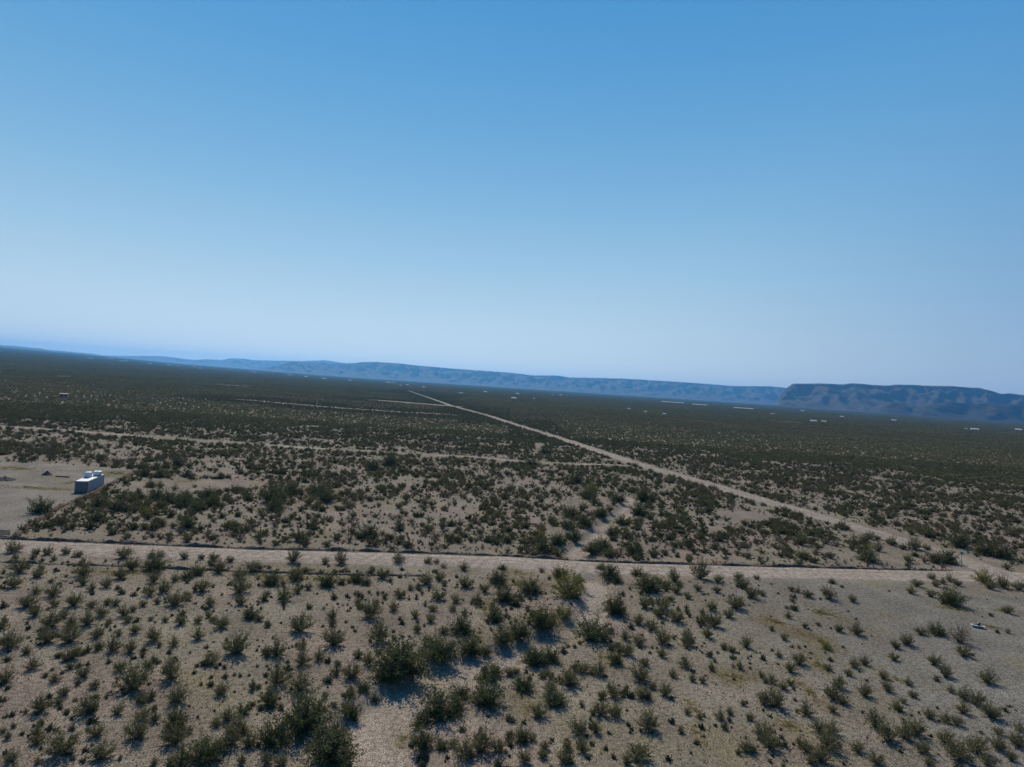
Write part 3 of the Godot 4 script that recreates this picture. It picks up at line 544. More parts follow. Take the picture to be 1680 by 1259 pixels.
func make_houses():
	var n := 0
	for h in HOUSES:
		n += 1
		var rng := RandomNumberGenerator.new()
		rng.seed = 900 + n
		var o := thing("far_house", Vector3(h[0], rise(h[0], h[1]) - 0.05, h[1]), atan2(-h[0], -h[1]) + rng.randf_range(-0.25, 0.25))
		var w: float = h[2]
		var deep := minf(w * 0.5, 9.0)
		var tall := 2.8 if w < 30.0 else 2.2
		put("wall", one_box(Vector3(0, tall * 0.5, 0), Vector3(w, tall, deep)), mats.house if h[3] == 0 else mats.tan_wall, o)
		var st := tool()
		var peak := minf(deep * 0.22, 2.0)
		var e := 0.35
		var a := [Vector3(-w / 2 - e, tall, deep / 2 + e), Vector3(w / 2 + e, tall, deep / 2 + e), Vector3(w / 2 + e, tall + peak, 0), Vector3(-w / 2 - e, tall + peak, 0), Vector3(-w / 2 - e, tall, -deep / 2 - e), Vector3(w / 2 + e, tall, -deep / 2 - e)]
		for t in [[0, 3, 2, 1], [3, 4, 5, 2]]:
			for q in [0, 1, 2, 0, 2, 3]: st.add_vertex(a[t[q]] + Vector3(0, 0.02, 0))
		for t in [[0, 4, 3], [1, 2, 5]]:
			for q in t: st.add_vertex(a[q] + Vector3(0, 0.02, 0))
		put("roof", done(st), mats.house_roof if h[3] == 0 else mats.tan_roof, o)
		var count := clampi(int(w / 5.0), 2, 6)
		for k in count:
			put("window", one_box(Vector3((k + 0.5) / count * w - w / 2, tall * 0.55, deep / 2 + 0.03), Vector3(1.3, 1.1, 0.06)), mats.glass, o)
		tag(o, "%s on the far plain, %s building from the left" % ["long white low building" if w > 30.0 else ("small white house" if h[3] == 0 else "small tan house"), nth(n)], "house", "buildings scattered over the far plain")

func nth(n: int) -> String:
	if n % 100 in [11, 12, 13]: return "%dth" % n
	return "%d%s" % [n, {1: "st", 2: "nd", 3: "rd"}.get(n % 10, "th")]

# ---------------------------------------------------------------- the cleared lot

func corrugated(long: float, tall: float, pitch: float, depth: float) -> ArrayMesh:
	# an upright trapezoid-ribbed sheet in the x/y plane that looks towards +z, 3 mm thick edges left open
	var st := tool()
	var pts := []
	var x := -long / 2
	while x < long / 2 - 0.001:
		for q in [[0.0, 0.0], [0.3, 0.0], [0.5, -depth], [0.8, -depth]]:
			var xx: float = x + q[0] * pitch
			if xx < long / 2: pts.append(Vector2(xx, q[1]))
		x += pitch
	pts.append(Vector2(long / 2, 0))
	for k in pts.size() - 1:
		var a := Vector3(pts[k].x, 0, pts[k].y)
		var b := Vector3(pts[k + 1].x, 0, pts[k + 1].y)
		var up := Vector3(0, tall, 0)
		for p in [a, a + up, b + up, a, b + up, b]: st.add_vertex(p)
	return done(st)

func make_lot_things():
	var y0 := height(-93.0, -158.0) + 0.02
	var L := 11.4
	var W := 2.6
	var T := 2.62
	var turn := atan2(2.41, 9.57)
	# the middle of the near end's foot is the origin; the container runs towards -z
	var o := thing("shipping_container", Vector3(-94.1, y0, -154.4), turn)
	tag(o, "grey white corrugated shipping container standing on the cleared lot at left", "container")
	for s in [-1, 1]:
		var side := put("side_wall", corrugated(L - 0.3, T - 0.34, 0.28, 0.045), mats.wall, o)
		side.position = Vector3(s * (W / 2 - 0.02), 0.2, -L / 2)
		side.rotation.y = s * PI / 2
		put("top_rail", one_box(Vector3(s * (W / 2 - 0.05), T - 0.08, -L / 2), Vector3(0.1, 0.12, L - 0.32), 0.015), mats.wall, o)
		put("bottom_rail", one_box(Vector3(s * (W / 2 - 0.05), 0.12, -L / 2), Vector3(0.1, 0.16, L - 0.32), 0.015), mats.frame, o)
		for e in [0, 1]:
			var post := put("corner_post", one_box(Vector3(s * (W / 2 - 0.08), T / 2, -0.08 - e * (L - 0.16)), Vector3(0.17, T - 0.36, 0.17), 0.02), mats.rust if s == 1 and e == 0 else mats.wall, o)
			for q in [0.09, T - 0.09]:
				put("corner_casting", one_box(Vector3(s * (W / 2 - 0.08), q, -0.08 - e * (L - 0.16)), Vector3(0.178, 0.178, 0.178), 0.02), mats.frame, post)
	var back := put("end_wall", corrugated(W - 0.34, T - 0.34, 0.28, 0.045), mats.wall, o)
	back.position = Vector3(0, 0.2, -L + 0.04)
	back.rotation.y = PI
	put("roof", one_box(Vector3(0, T - 0.03, -L / 2), Vector3(W - 0.22, 0.06, L - 0.2), 0.01), mats.roof, o)
	put("floor", one_box(Vector3(0, 0.17, -L / 2), Vector3(W - 0.2, 0.1, L - 0.4)), mats.frame, o)
	put("door_header", one_box(Vector3(0, T - 0.13, -0.09), Vector3(W - 0.35, 0.2, 0.14), 0.015), mats.wall, o)
	put("door_sill", one_box(Vector3(0, 0.1, -0.09), Vector3(W - 0.35, 0.16, 0.14), 0.015), mats.frame, o)
	for s in [-1, 1]:
		var dw := (W - 0.36) / 2 - 0.01
		var door := put("door", corrugated(dw, T - 0.44, 0.42, 0.03), mats.door, o)
		door.position = Vector3(s * (dw / 2 + 0.008), 0.2, -0.07)
		for q in [-0.27, 0.27]:
			put("locking_rod", one_box(Vector3(q, (T - 0.44) / 2, 0.035), Vector3(0.04, T - 0.44, 0.04), 0.01), mats.steel, door)
			put("handle", one_box(Vector3(q + 0.12, 0.95, 0.062), Vector3(0.3, 0.05, 0.03), 0.01), mats.steel, door)
	# two white tanks stand on the far half of the roof
	var says := ["white box shaped tank on the container roof, the nearer one", "white box shaped tank on the container roof, the farther one"]
	var fwd := Vector3(-sin(turn), 0, -cos(turn))
	var side_dir := Vector3(cos(turn), 0, -sin(turn))
	var spots := [[6.0, -0.55, 1.15, 1.25], [8.9, 0.5, 1.5, 1.05]]
	for k in 2:
		var s: Array = spots[k]
		var t := thing("white_tank", o.position + Vector3(0, T, 0) + fwd * s[0] + side_dir * s[1], turn + (0.03 if k else -0.02))
		tag(t, says[k], "tank", "tanks on the container roof")
		var w: float = s[2]
		var hh: float = s[3]
		put("pallet", one_box(Vector3(0, 0.06, 0), Vector3(w, 0.12, 1.9), 0.01), mats.frame, t)
		put("body", one_box(Vector3(0, 0.12 + hh * 0.45, 0), Vector3(w - 0.08, hh * 0.9 - 0.02, 1.82), 0.1), mats.white, t)
		for q in 5:
			put("band", one_box(Vector3(0, 0.12 + hh * (0.12 + q * 0.17), 0), Vector3(w - 0.02, 0.035, 1.88), 0.01), mats.steel, t)
		put("lid", one_box(Vector3(0, 0.12 + hh * 0.9 + 0.03, 0), Vector3(0.45, 0.08, 0.45), 0.03), mats.white, t)
	# heaps and clutter
	mound("dirt_mound", -116.51, -176.7, 2.6, 1.0, Color(0.20, 0.17, 0.16), "small grey dirt mound on the lot behind the container", 3)
	mound("rubble_pile", -119.39, -165.98, 4.6, 0.85, Color(0.13, 0.12, 0.12), "dark rubble pile on the lot at the left edge", 4)
	var p1: Vector3 = on_ground(-111.82, -175.46)
	var tm := thing("timber", p1 + Vector3(0, 0.14, 0), 0.06)
	tag(tm, "dark fallen timber lying on the lot beyond the container", "timber")
	var st := tool()
	box(st, Vector3.ZERO, Vector3(3.4, 0.26, 0.3), 0.05)
	put("beam", done(st), mats.wood, tm)
	var g: Vector3 = on_ground(-80.85, -114.23)
	var gate := thing("rail_barrier", g, 0.0)
	tag(gate, "low dark rail barrier with pale end post at lot corner", "barrier")
	for q in 4: put("rail", one_box(Vector3(-1.0, 0.2 + q * 0.2, 0), Vector3(2.0, 0.14, 0.05), 0.01), mats.wood, gate)
	for q in 2: put("post", one_box(Vector3(-0.02 - q * 1.96, 0.5, -0.06), Vector3(0.1, 1.0, 0.06), 0.01), mats.weathered if q == 0 else mats.wood, gate)

func on_ground(x: float, z: float) -> Vector3:
	return Vector3(x, height(x, z), z)

func mound(called: String, x: float, z: float, wide: float, tall: float, tint: Color, label: String, sd: int):
	var v := PackedVector3Array()
	var col := PackedColorArray()
	for j in 21:
		for i in 21:
			var u := Vector2(i / 10.0 - 1.0, 1.0 - j / 10.0)
			var r := u.length() + relief.get_noise_2d(u.x * 30.0 + sd * 50, u.y * 30.0) * 0.35
			var y := maxf(0.0, 1.0 - r) * tall * (1.0 + relief.get_noise_2d(u.x * 80.0, u.y * 80.0 + sd * 31) * 0.5)
			var q := Vector2(x + u.x * wide * 0.5, z + u.y * wide * 0.5)
			v.append(Vector3(u.x * wide * 0.5, height(q.x, q.y) - height(x, z) + (y if y > 0.0 else -0.1), u.y * wide * 0.5))
			col.append(tint * (1.0 + tone.get_noise_2d(u.x * 60.0, u.y * 60.0) * 0.8))
	var o := put(called, sheet(v, grid_index(21, 21), col), mats.berm)
	o.position = on_ground(x, z)
	tag(o, label, "mound")

# ---------------------------------------------------------------- junction sign and junk on the flat

func make_junction_things():
	var s := thing("street_sign", on_ground(91.28, -137.8), 0.35)
	tag(s, "thin post with green street sign at the road junction", "sign")
	put("post", one_box(Vector3(0, 1.3, 0), Vector3(0.07, 2.7, 0.07), 0.01), mats.frame, s)
	put("blade", one_box(Vector3(0, 2.74, 0), Vector3(0.8, 0.23, 0.02)), mats.sign, s)
	put("blade", one_box(Vector3(0, 2.99, 0), Vector3(0.02, 0.23, 0.8)), mats.sign, s)
	put("cap", one_box(Vector3(0, 2.865, 0), Vector3(0.06, 0.03, 0.06)), mats.steel, s)
	# discarded tub
	var at := on_ground(68.53, -99.07)
	var j := thing("discarded_tub", at, -0.42)
	j.scale = Vector3(0.85, 0.85, 0.85)
	tag(j, "discarded white tub lying on the bare flat at right", "tub")
	var st := tool()
	var lo := [Vector2(-0.78, -0.32), Vector2(0.7, -0.32), Vector2(0.86, 0.0), Vector2(0.7, 0.32), Vector2(-0.78, 0.32)]
	var hi := [Vector2(-0.92, -0.42), Vector2(0.8, -0.42), Vector2(1.02, 0.0), Vector2(0.8, 0.42), Vector2(-0.92, 0.42)]
	for k in 5:
		var a: Vector2 = lo[k]
		var b: Vector2 = lo[(k + 1) % 5]
		var c: Vector2 = hi[(k + 1) % 5]
		var d: Vector2 = hi[k]
		for p in [Vector3(a.x, 0, a.y), Vector3(c.x, 0.36, c.y), Vector3(b.x, 0, b.y), Vector3(a.x, 0, a.y), Vector3(d.x, 0.36, d.y), Vector3(c.x, 0.36, c.y)]: st.add_vertex(p)
	put("hull", done(st), mats.teal, j)
	st = tool()
	for k in 5:
		var a: Vector2 = hi[k] * 1.04
		var b: Vector2 = hi[(k + 1) % 5] * 1.04
		var c := b * 0.8
		var d := a * 0.8
		for p in [Vector3(a.x, 0.37, a.y), Vector3(b.x, 0.37, b.y), Vector3(c.x, 0.38, c.y), Vector3(a.x, 0.37, a.y), Vector3(c.x, 0.38, c.y), Vector3(d.x, 0.38, d.y)]: st.add_vertex(p)
	put("rim", done(st), mats.weathered, j)
	put("inner_floor", one_box(Vector3(0, 0.25, 0), Vector3(1.4, 0.04, 0.62)), mats.weathered, j)
	var bag := MeshInstance3D.new()
	var bs := PackedVector3Array()
	var rows := 9
	for a in rows:
		for b in 15:
			var th := PI * a / (rows - 1)
			var ph := TAU * b / 14.0
			var d := Vector3(sin(th) * cos(ph), cos(th), -sin(th) * sin(ph))
			bs.append(d * (0.24 + relief.get_noise_3d(d.x * 14.0, d.y * 14.0, d.z * 14.0) * 0.1) * Vector3(1.1, 1.0, 0.9))
	var bag_o := put("black_bag", sheet(bs, grid_index(rows, 15)), mats.bag)
	bag_o.position = at + Vector3(0.1, 0.47, -0.02)
	tag(bag_o, "black rubbish bag on top of the discarded white tub", "bag")
	# fallen dead limbs
	var spots := [[10.15, -231.0], [13.69, -103.98]]
	var says := ["pale fallen dead limbs in the scrub beyond the road", "grey dead branch lying on the wash bank below the road"]
	for k in spots.size():
		var o := put("dead_branch", branch_mesh(60 + k, 3.2 if k == 0 else 1.8), mats.deadwood)
		o.position = on_ground(spots[k][0], spots[k][1]) + Vector3(0, 0.05, 0)
		o.rotation.y = 0.5 + k * 2.0
		tag(o, says[k], "branch")

func tube(v: PackedVector3Array, a: Vector3, b: Vector3, ra: float, rb: float, sides := 3):
	var d := (b - a).normalized()
	var u := d.cross(Vector3(0.3, 0.2, 0.9)).normalized()
	var w := d.cross(u)
	for k in sides:
		var p := u * cos(TAU * k / sides) + w * sin(TAU * k / sides)
		var q := u * cos(TAU * (k + 1) / sides) + w * sin(TAU * (k + 1) / sides)
		v.append(a + p * ra); v.append(b + p * rb); v.append(b + q * rb)
		v.append(a + p * ra); v.append(b + q * rb); v.append(a + q * ra)

func loose(v: PackedVector3Array, col := PackedColorArray()) -> ArrayMesh:
	var a := []
	a.resize(Mesh.ARRAY_MAX)
	a[Mesh.ARRAY_VERTEX] = v
	if col.size(): a[Mesh.ARRAY_COLOR] = col
	var m := ArrayMesh.new()
	m.add_surface_from_arrays(Mesh.PRIMITIVE_TRIANGLES, a)
	return m

func branch_mesh(sd: int, size: float) -> ArrayMesh:
	var rng := RandomNumberGenerator.new()
	rng.seed = sd
	var v := PackedVector3Array()
	for k in 7:
		var p := Vector3(rng.randf_range(-0.5, 0.5), 0.02, rng.randf_range(-0.3, 0.3)) * size * 0.5
		var d := Vector3(rng.randf_range(-1, 1), rng.randf_range(0.0, 0.35), rng.randf_range(-0.6, 0.6)).normalized()
		for q in 4:
			var e := p + d * size * 0.16
			tube(v, p, e, 0.06 - q * 0.012, 0.05 - q * 0.012, 4)
			p = e
			d = (d + Vector3(rng.randf_range(-0.4, 0.4), rng.randf_range(-0.25, 0.25), rng.randf_range(-0.4, 0.4))).normalized()
			d.y = maxf(d.y, -0.05)
	return loose(v)

# ---------------------------------------------------------------- plants

# stems, tufts along a stem, leaf size, spread, height over width, colour
const KINDS := [
	{"stems": 60, "tufts": 19, "leaf": 0.021, "tilt": 1.15, "tall": 0.78, "bare": 0.34, "c1": Color(0.105, 0.102, 0.046), "c2": Color(0.185, 0.165, 0.078)},
	{"stems": 96, "tufts": 24, "leaf": 0.019, "tilt": 1.45, "tall": 0.72, "bare": 0.22, "c1": Color(0.072, 0.080, 0.034), "c2": Color(0.13, 0.132, 0.054)},
	{"stems": 40, "tufts": 10, "leaf": 0.045, "tilt": 1.5, "tall": 0.62, "bare": 0.2, "c1": Color(0.09, 0.092, 0.055), "c2": Color(0.15, 0.14, 0.085)},
	{"stems": 70, "tufts": 18, "leaf": 0.021, "tilt": 1.3, "tall": 0.85, "bare": 0.38, "c1": Color(0.14, 0.14, 0.034), "c2": Color(0.25, 0.215, 0.055)},
	{"stems": 60, "tufts": 8, "leaf": 0.021, "tilt": 1.2, "tall": 0.75, "bare": 0.45, "c1": Color(0.14, 0.105, 0.075), "c2": Color(0.20, 0.155, 0.105)},
]

func leaf(v: PackedVector3Array, col: PackedColorArray, p: Vector3, s: float, c: Color, rng: RandomNumberGenerator):
	var a := Vector3(rng.randfn(), rng.randfn(), rng.randfn()).normalized()
	var b := a.cross(Vector3(rng.randfn(), rng.randfn(), rng.randfn())).normalized()
	a *= s * rng.randf_range(0.8, 1.5)
	b *= s * rng.randf_range(0.45, 0.8)
	v.append(p - a); v.append(p + b); v.append(p + a)
	v.append(p - a); v.append(p + a); v.append(p - b)
	for k in 6: col.append(c)

func bush_meshes(kind: int, sd: int, share := 1.0, fat := 1.0) -> Array:
	# unit width; returns the foliage and the branches
	var K: Dictionary = KINDS[kind]
	var rng := RandomNumberGenerator.new()
	rng.seed = sd
	var v := PackedVector3Array()
	var col := PackedColorArray()
	var tw := PackedVector3Array()
	var lobes := FastNoiseLite.new()
	lobes.seed = sd
	lobes.frequency = 0.9
	for s in int(K.stems * share):
		var az := rng.randf() * TAU
		var tilt: float = pow(rng.randf(), 0.62) * K.tilt
		var dir := Vector3(sin(tilt) * cos(az), cos(tilt), sin(tilt) * sin(az))
		var out := 1.0 + lobes.get_noise_3d(dir.x * 1.4, dir.y * 1.4, dir.z * 1.4) * 0.5
		var long: float = 1.0 / sqrt(pow(sin(tilt) / 0.52, 2.0) + pow(cos(tilt) / K.tall, 2.0)) * out * rng.randf_range(0.72, 1.18)
		var foot := Vector3(rng.randf_range(-0.07, 0.07), -0.02, rng.randf_range(-0.07, 0.07))
		var tip := foot + dir * long
		tip.y = maxf(tip.y, 0.04)
		var mid := foot.lerp(tip, 0.5) + Vector3(0, 0.06, 0) * long + Vector3(rng.randfn(), rng.randfn() * 0.5, rng.randfn()) * 0.025
		var r := 0.007 * fat
		tube(tw, foot, mid, r, r * 0.7)
		tube(tw, mid, tip, r * 0.7, r * 0.25)
		var tint: Color = K.c1.lerp(K.c2, rng.randf())
		for t in int(K.tufts * (1.0 if share > 0.99 else share * 1.3)):
			var f: float = lerpf(K.bare, 1.02, rng.randf())
			var p := foot.lerp(mid, f * 2.0) if f < 0.5 else mid.lerp(tip, f * 2.0 - 1.0)
			p += Vector3(rng.randfn(), rng.randfn(), rng.randfn()) * 0.028
			p.y = maxf(p.y, 0.015)
			var c := tint * rng.randf_range(0.75, 1.3)
			c.a = 1.0
			for q in 2: leaf(v, col, p + Vector3(rng.randfn(), rng.randfn(), rng.randfn()) * 0.012, K.leaf * fat, c, rng)
	return [loose(v, col), loose(tw), v, col, tw]

func merged(parts: Array, twig: Color) -> ArrayMesh:
	var v: PackedVector3Array = parts[2].duplicate()
	var col: PackedColorArray = parts[3].duplicate()
	v.append_array(parts[4])
	for k in parts[4].size(): col.append(twig)
	return loose(v, col)

func make_bushes():
	var names := ["creosote_bush", "mesquite_bush", "bursage_bush", "palo_verde_tree", "dry_bush"]
	var words := ["olive creosote bush", "dark dense mesquite", "grey bursage", "yellowish palo verde", "brown dry bush"]
	var protos := []
	for k in 5:
		var list := []
		for q in 6: list.append(bush_meshes(k, 100 + k * 10 + q))
		protos.append(list)
	var count := {}
	var total := {}
	for b in BUSHES: total[[b[3], b[4]]] = total.get([b[3], b[4]], 0) + 1
	var rng := RandomNumberGenerator.new()
	rng.seed = 77
	for b in BUSHES:
		var key := [b[3], b[4]]
		count[key] = count.get(key, 0) + 1
		var w: float = b[2]
		var o := thing(names[b[3]], on_ground(b[0], b[1]), rng.randf() * TAU)
		var pr: Array = protos[b[3]][rng.randi() % 6]
		var sy := rng.randf_range(0.88, 1.12)
		for part in [["foliage", 0, mats.leaf], ["branches", 1, mats.twig]]:
			var m := put(part[0], pr[part[1]], part[2], o)
			m.scale = Vector3(w, w * sy, w)
		var size := "large " if w > 2.9 else ("small " if w < 1.5 else "")
		var which := "the only one" if total[key] == 1 else "%s from the left" % nth(count[key])
		tag(o, "%s%s %s, %s" % [size, words[b[3]], PLACES[b[4]], which], "tree" if b[3] == 3 else "bush", "desert bushes")
	# the rest of the shrubs that were told apart in the foreground, too many for things of their own
	var rest := {}
	for b in MORE_BUSHES:
		var q := rng.randi() % 3
		var key := [b[3], q]
		if not rest.has(key): rest[key] = []
		var w: float = b[2]
		rest[key].append([Transform3D(Basis(Vector3.UP, rng.randf() * TAU).scaled(Vector3(w, w * rng.randf_range(0.85, 1.1), w)), on_ground(b[0], b[1])), Color(1, 1, 1) * rng.randf_range(0.8, 1.15)])
	for key in rest:
		scatter("small_shrubs", merged(protos[key[0]][key[1]], Color(0.1, 0.085, 0.07)), rest[key], "smaller %s plants between the large bushes below the road" % words[key[0]].split(" ")[0], "shrubs")

func scatter(called: String, mesh: Mesh, list: Array, label: String, category: String):
	var mm := MultiMesh.new()
	mm.transform_format = MultiMesh.TRANSFORM_3D
	mm.use_colors = true
	mm.mesh = mesh
	mm.instance_count = list.size()
	for k in list.size():
		mm.set_instance_transform(k, list[k][0])
		var c: Color = list[k][1]
		c.a = 1.0
		mm.set_instance_color(k, c)
	var o := MultiMeshInstance3D.new()
	o.name = numbered(called)
	o.multimesh = mm
	o.material_override = mats.leaf
	add_child(o)
	tag(o, label, category, "", "stuff")

func open_ground(p: Vector2, margin: float) -> bool:
	# where scrub may grow: not on roads, tracks, the wash bed, the lot or the bare strips
	if near_line(p, main_road, 9.0) < 4.6 + margin or near_line(p, side_road, 9.0) < 4.2 + margin: return false
	for k in tracks.size():
		# the tracks' near sides are worn bare
		if near_line(p, tracks[k], 6.0) < 3.4 + margin * 0.5: return false
		if near_line(p + Vector2(0, [-3.4, -23.0, -8.0][k]), tracks[k], 26.0) < [3.6, 22.0, 9.0][k]: return false
	if near_line(p, wash_near, 5.0) < 2.4 + margin or near_line(p, wash_far, 5.0) < 2.5 + margin: return false
	if Geometry2D.is_point_in_polygon(p, lot): return false
	return not in_any(p, bare)

func in_view(p: Vector2, margin: float) -> bool:
	# a little more of the plain than the photograph shows
	return -p.y > 40.0 and absf(p.x) < -p.y * 0.92 + margin

func make_scrub():
	var rng := RandomNumberGenerator.new()
	rng.seed = 5
	# shrubs between the wide road and about 420 m, one by one
	var lists := {}
	var meshes := {}
	var area := 0.0
	for k in [0, 1, 2, 4]:
		for q in 3:
			lists[[k, q]] = []
			meshes[[k, q]] = merged(bush_meshes(k, 300 + k * 10 + q, 0.5, 2.0), Color(0.1, 0.085, 0.07))
	var z := -100.0
	while z > -430.0:
		var half := -z * 0.92 + 12.0
		var n := int(half * 2.0 * 2.0 * 0.78)
		for k in n:
			var p := Vector2(rng.randf_range(-half, half), z - rng.randf() * 2.0)
			var behind := p.y < -119.0 - 0.105 * p.x - 4.5
			if not behind: continue
			var dens := clampf(0.6 + patchy.get_noise_2d(p.x * 1.3, p.y * 0.8) * 1.1 + 0.1 * smoothstep(-170.0, -300.0, p.y), 0.12, 1.0)
			var roll := rng.randf()
			if roll > dens: continue
			var big := rng.randf() < 0.24
			var w := rng.randf_range(1.1, 2.3) if big else rng.randf_range(0.28, 0.8)
			if not open_ground(p, w * 0.45): continue
			var warm := clampf(0.42 + patchy.get_noise_2d(p.x * 0.7 + 90.0, p.y * 0.7) * 1.2, 0.05, 0.65) * smoothstep(-420.0, -250.0, p.y)
			var kind := 0
			if big: kind = 4 if rng.randf() < warm * 0.55 else (1 if rng.randf() < 0.16 else 0)
			else: kind = 4 if rng.randf() < warm else 2
			lists[[kind, rng.randi() % 3]].append([Transform3D(Basis(Vector3.UP, rng.randf() * TAU).scaled(Vector3(w, w * rng.randf_range(0.8, 1.15), w)), on_ground(p.x, p.y)), Color(1, 1, 1) * rng.randf_range(0.75, 1.2)])
		z -= 2.0
	var labels := ["olive creosote scrub covering the plain beyond the wide road", "dark green mesquite scrub dotted over the plain beyond the road", "low grey bursage covering the ground beyond the wide road", "", "brown dry scrub spread between the wide road and the far track"]
	for key in lists:
		scatter("desert_scrub", meshes[key], lists[key], labels[key[0]], "scrub")
	# small plants below the wide road
	var small := [[], []]
	var wee := [[], []]
	for k in 26000:
		var p := Vector2(rng.randf_range(-85, 100), rng.randf_range(-128, -46))
		if p.y < -112.0 - 0.105 * p.x or not in_view(p, 8.0): continue
		var n := patchy.get_noise_2d(p.x * 2.2, p.y * 2.2 + 60.0)
		var bald := smoothstep(30.0, 52.0, p.x) * smoothstep(-66.0, -80.0, p.y)
		if rng.randf() < bald * 0.9: continue
		if not open_ground(p, 0.0): continue
		if rng.randf() < clampf(0.05 + n * 0.5, 0.03, 0.22):
			var w := rng.randf_range(0.2, 0.55) * (1.0 if rng.randf() < 0.85 else 1.9)
			small[rng.randi() % 2].append([Transform3D(Basis(Vector3.UP, rng.randf() * TAU).scaled(Vector3(w, w, w)), on_ground(p.x, p.y)), Color(1, 1, 1) * rng.randf_range(0.6, 1.1)])
		else:
			var w := rng.randf_range(0.06, 0.2)
			wee[rng.randi() % 2].append([Transform3D(Basis(Vector3.UP, rng.randf() * TAU).scaled(Vector3(w, w * 0.8, w)), on_ground(p.x, p.y)), Color(1, 0.95, 0.9) * rng.randf_range(0.5, 1.3)])
	var young := [[], []]
	for k in 700:
		var p := Vector2(rng.randf_range(-85, 30), rng.randf_range(-118, -46))
		if p.y < -113.0 - 0.105 * p.x or not in_view(p, 8.0) or not open_ground(p, 0.4): continue
		if patchy.get_noise_2d(p.x * 2.2, p.y * 2.2 + 60.0) < -0.12 and rng.randf() < 0.7: continue
		var w := rng.randf_range(0.45, 1.15)
		young[rng.randi() % 2].append([Transform3D(Basis(Vector3.UP, rng.randf() * TAU).scaled(Vector3(w, w, w)), on_ground(p.x, p.y)), Color(1, 1, 1) * rng.randf_range(0.75, 1.15)])
	for q in 2:
		scatter("young_shrubs", merged(bush_meshes(0, 340 + q, 0.8, 1.3), Color(0.1, 0.085, 0.07)), young[q], "young creosote shrubs between the large bushes left of the wash", "shrubs")
		scatter("bursage_seedlings", meshes[[2, q]], small[q], "small dark bursage domes sprinkled over the sand below the road", "shrubs")
		scatter("dry_tufts", meshes[[4, q]], wee[q], "tiny dry tufts and litter on the sand below the road", "tufts")
	# yellow wildflowers and dry grass in patches
	var gold := merged(flower_mesh(500, Color(0.36, 0.27, 0.05), Color(0.21, 0.18, 0.07)), Color(0.12, 0.12, 0.04))
	var list := []
	for f in FLOWERS:
		var n := int(f[2] * f[3] * 34.0)
		for k in n:
			var a := rng.randf() * TAU
			var r := absf(rng.randfn()) * 0.62
			var p := Vector2(f[0] + cos(a) * r * f[2], f[1] + sin(a) * r * f[3])
			if relief.get_noise_2d(p.x * 5.0, p.y * 5.0) < -0.12: continue
			if near_line(p, main_road, 6.0) < 4.0: continue
			var w := rng.randf_range(0.15, 0.42)
			list.append([Transform3D(Basis(Vector3.UP, rng.randf() * TAU).scaled(Vector3(w, w * 0.7, w)), on_ground(p.x, p.y)), Color(1, 1, 1).lerp(Color(0.6, 0.75, 0.7), rng.randf()) * rng.randf_range(0.7, 1.1)])
	scatter("yellow_wildflowers", gold, list, "patches of low yellow wildflowers and grass on the sand", "flowers")
	# tufts that grow along the berms
	list = []
	for b in [ROAD_BERM, SHOULDER_BERM, LOT_BERM]:
		var c := Curve2D.new()
		for p in line(b): c.add_point(p)
		var n := int(c.get_baked_length() * 3.5)
		for k in n:
			var p := c.sample_baked(rng.randf() * c.get_baked_length()) + Vector2(rng.randfn(), rng.randfn()) * 0.55
			var w := rng.randf_range(0.15, 0.5)
			list.append([Transform3D(Basis(Vector3.UP, rng.randf() * TAU).scaled(Vector3(w, w, w)), on_ground(p.x, p.y) + Vector3(0, 0.05, 0)), Color(1, 1, 1) * rng.randf_range(0.6, 1.0)])
	scatter("berm_tufts", meshes[[4, 0]], list, "dry tufts growing along the earth berms", "tufts")
	# farther scrub in plots of many shrubs, out to the foot of the mesas
	plots("far_scrub", 40.0, 400.0, 1250.0, 0.2, 1.0, 28, 600, "dark scrub covering the plain beyond the pale track")
	plots("far_scrub", 100.0, 1250.0, 5200.0, 0.15, 1.2, 10, 700, "dark scrub covering the plain around the far houses")
	plots("far_scrub", 330.0, 5200.0, 17000.0, 0.06, 2.0, 4, 800, "dark scrub covering the far plain below the mesas")

func flower_mesh(sd: int, c1: Color, c2: Color) -> Array:
	var rng := RandomNumberGenerator.new()
	rng.seed = sd
	var v := PackedVector3Array()
	var col := PackedColorArray()
	var tw := PackedVector3Array()
	for k in 46:
		var a := rng.randf() * TAU
		var r := sqrt(rng.randf()) * 0.55
		var y := rng.randf_range(0.15, 0.6) * (1.1 - r)
		leaf(v, col, Vector3(cos(a) * r, y, sin(a) * r), 0.075, c1 if rng.randf() < 0.5 else c2, rng)
		if k % 4 == 0: tube(tw, Vector3(cos(a) * r * 0.4, -0.02, sin(a) * r * 0.4), Vector3(cos(a) * r, y, sin(a) * r), 0.012, 0.006)
	return [null, null, v, col, tw]

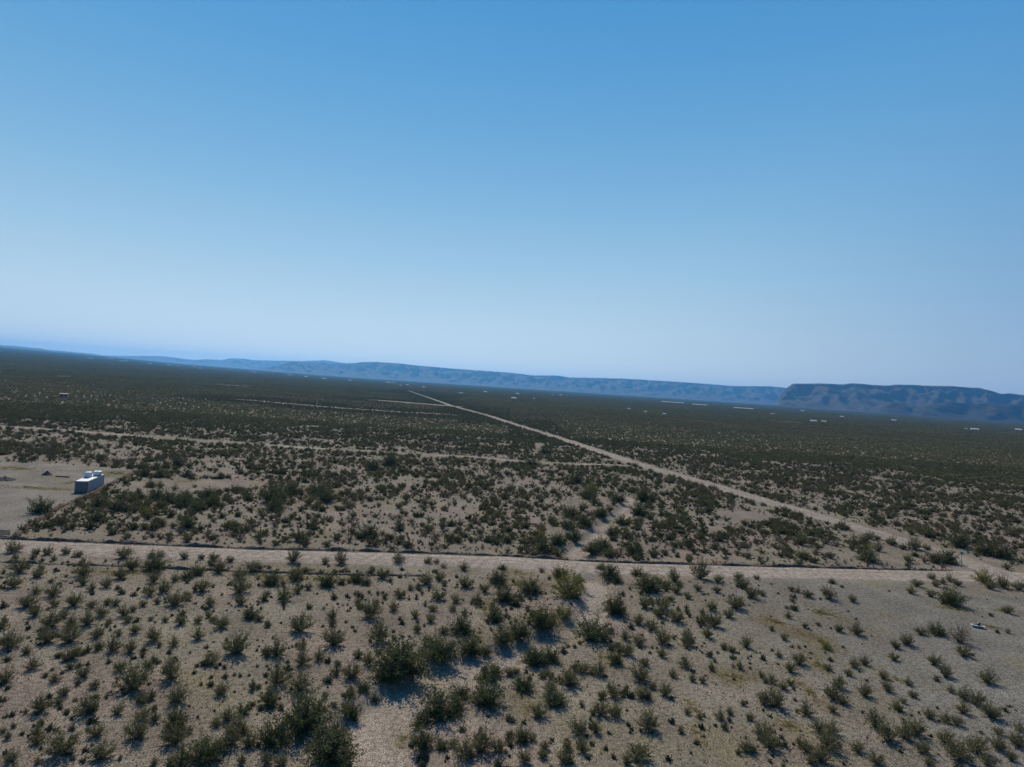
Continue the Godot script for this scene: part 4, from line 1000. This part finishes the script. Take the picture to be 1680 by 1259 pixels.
func plots(called: String, size: float, near: float, far: float, dens: float, grow: float, faces: int, sd: int, label: String):
	# square plots of scrub laid edge to edge, each a quarter turn of one of four; roads stay clear
	var made := []
	for q in 4:
		var rng := RandomNumberGenerator.new()
		rng.seed = sd + q
		var v := PackedVector3Array()
		var col := PackedColorArray()
		for k in int(size * size * dens):
			var p := Vector3(rng.randf_range(-0.5, 0.5) * size, 0, rng.randf_range(-0.5, 0.5) * size)
			var w := rng.randf_range(0.9, 2.2) * grow
			var K: Dictionary = KINDS[0 if rng.randf() < 0.62 else (1 if rng.randf() < 0.6 else 4)]
			var tint: Color = K.c1.lerp(K.c2, rng.randf()) * rng.randf_range(0.8, 1.15)
			for f in faces:
				var az := rng.randf() * TAU
				var r := sqrt(rng.randf()) * 0.4 * w
				var y := rng.randf_range(0.12, 0.68) * w * (1.0 - 0.5 * r / (0.4 * w))
				leaf(v, col, p + Vector3(cos(az) * r, y, sin(az) * r), w * (0.74 / sqrt(faces)), tint * rng.randf_range(0.8, 1.2), rng)
		made.append([loose(v, col), []])
	var pick := RandomNumberGenerator.new()
	pick.seed = sd + 9
	var clear := [[], []]
	var n := int(far / size) + 1
	for j in n:
		for i in range(-n, n):
			var c := Vector2((i + 0.5) * size, -(j + 0.5) * size)
			var d := c.length()
			if d < near - size * 0.1 or d > far + size * 0.1 or not in_view(c, size): continue
			var on_road := near_line(c, side_road, size) < size * 0.75
			for t in tracks: on_road = on_road or near_line(c, t, size * 1.7) < size * 1.65
			if on_road:
				# single shrubs beside the road
				for k in int(size * size * dens):
					var p := c + Vector2(pick.randf_range(-0.5, 0.5), pick.randf_range(-0.5, 0.5)) * size
					if p.length() < near + 5.0 and near > 410.0: pass
					if not open_ground(p, 0.6): continue
					var w := pick.randf_range(0.9, 2.2) * grow
					clear[pick.randi() % 2].append([Transform3D(Basis(Vector3.UP, pick.randf() * TAU).scaled(Vector3(w, w, w)), Vector3(p.x, rise(p.x, p.y), p.y)), Color(1, 1, 1) * pick.randf_range(0.8, 1.2)])
				continue
			var e := size * 0.5
			var sx := (rise(c.x + e, c.y) - rise(c.x - e, c.y)) / size
			var sz := (rise(c.x, c.y + e) - rise(c.x, c.y - e)) / size
			var turn := Basis(Vector3.UP, (pick.randi() % 4) * PI / 2)
			var lean := Basis(Vector3(1, sx, 0), Vector3.UP, Vector3(0, sz, 1))
			made[pick.randi() % 4][1].append([Transform3D(lean * turn, Vector3(c.x, rise(c.x, c.y), c.y)), Color(1, 1, 1) * pick.randf_range(0.88, 1.1)])
	var total := 0
	for m in made:
		total += m[1].size()
		if m[1].size(): scatter(called, m[0], m[1], label, "scrub")
	for q in 2:
		if clear[q].size():
			scatter("roadside_scrub", merged(bush_meshes(q, 950 + q, 0.3, 3.2), Color(0.1, 0.085, 0.07)), clear[q], "dark scrub lining the diagonal road and the pale tracks", "scrub")
	print(called, " plots ", total, " beside roads ", clear[0].size() + clear[1].size())
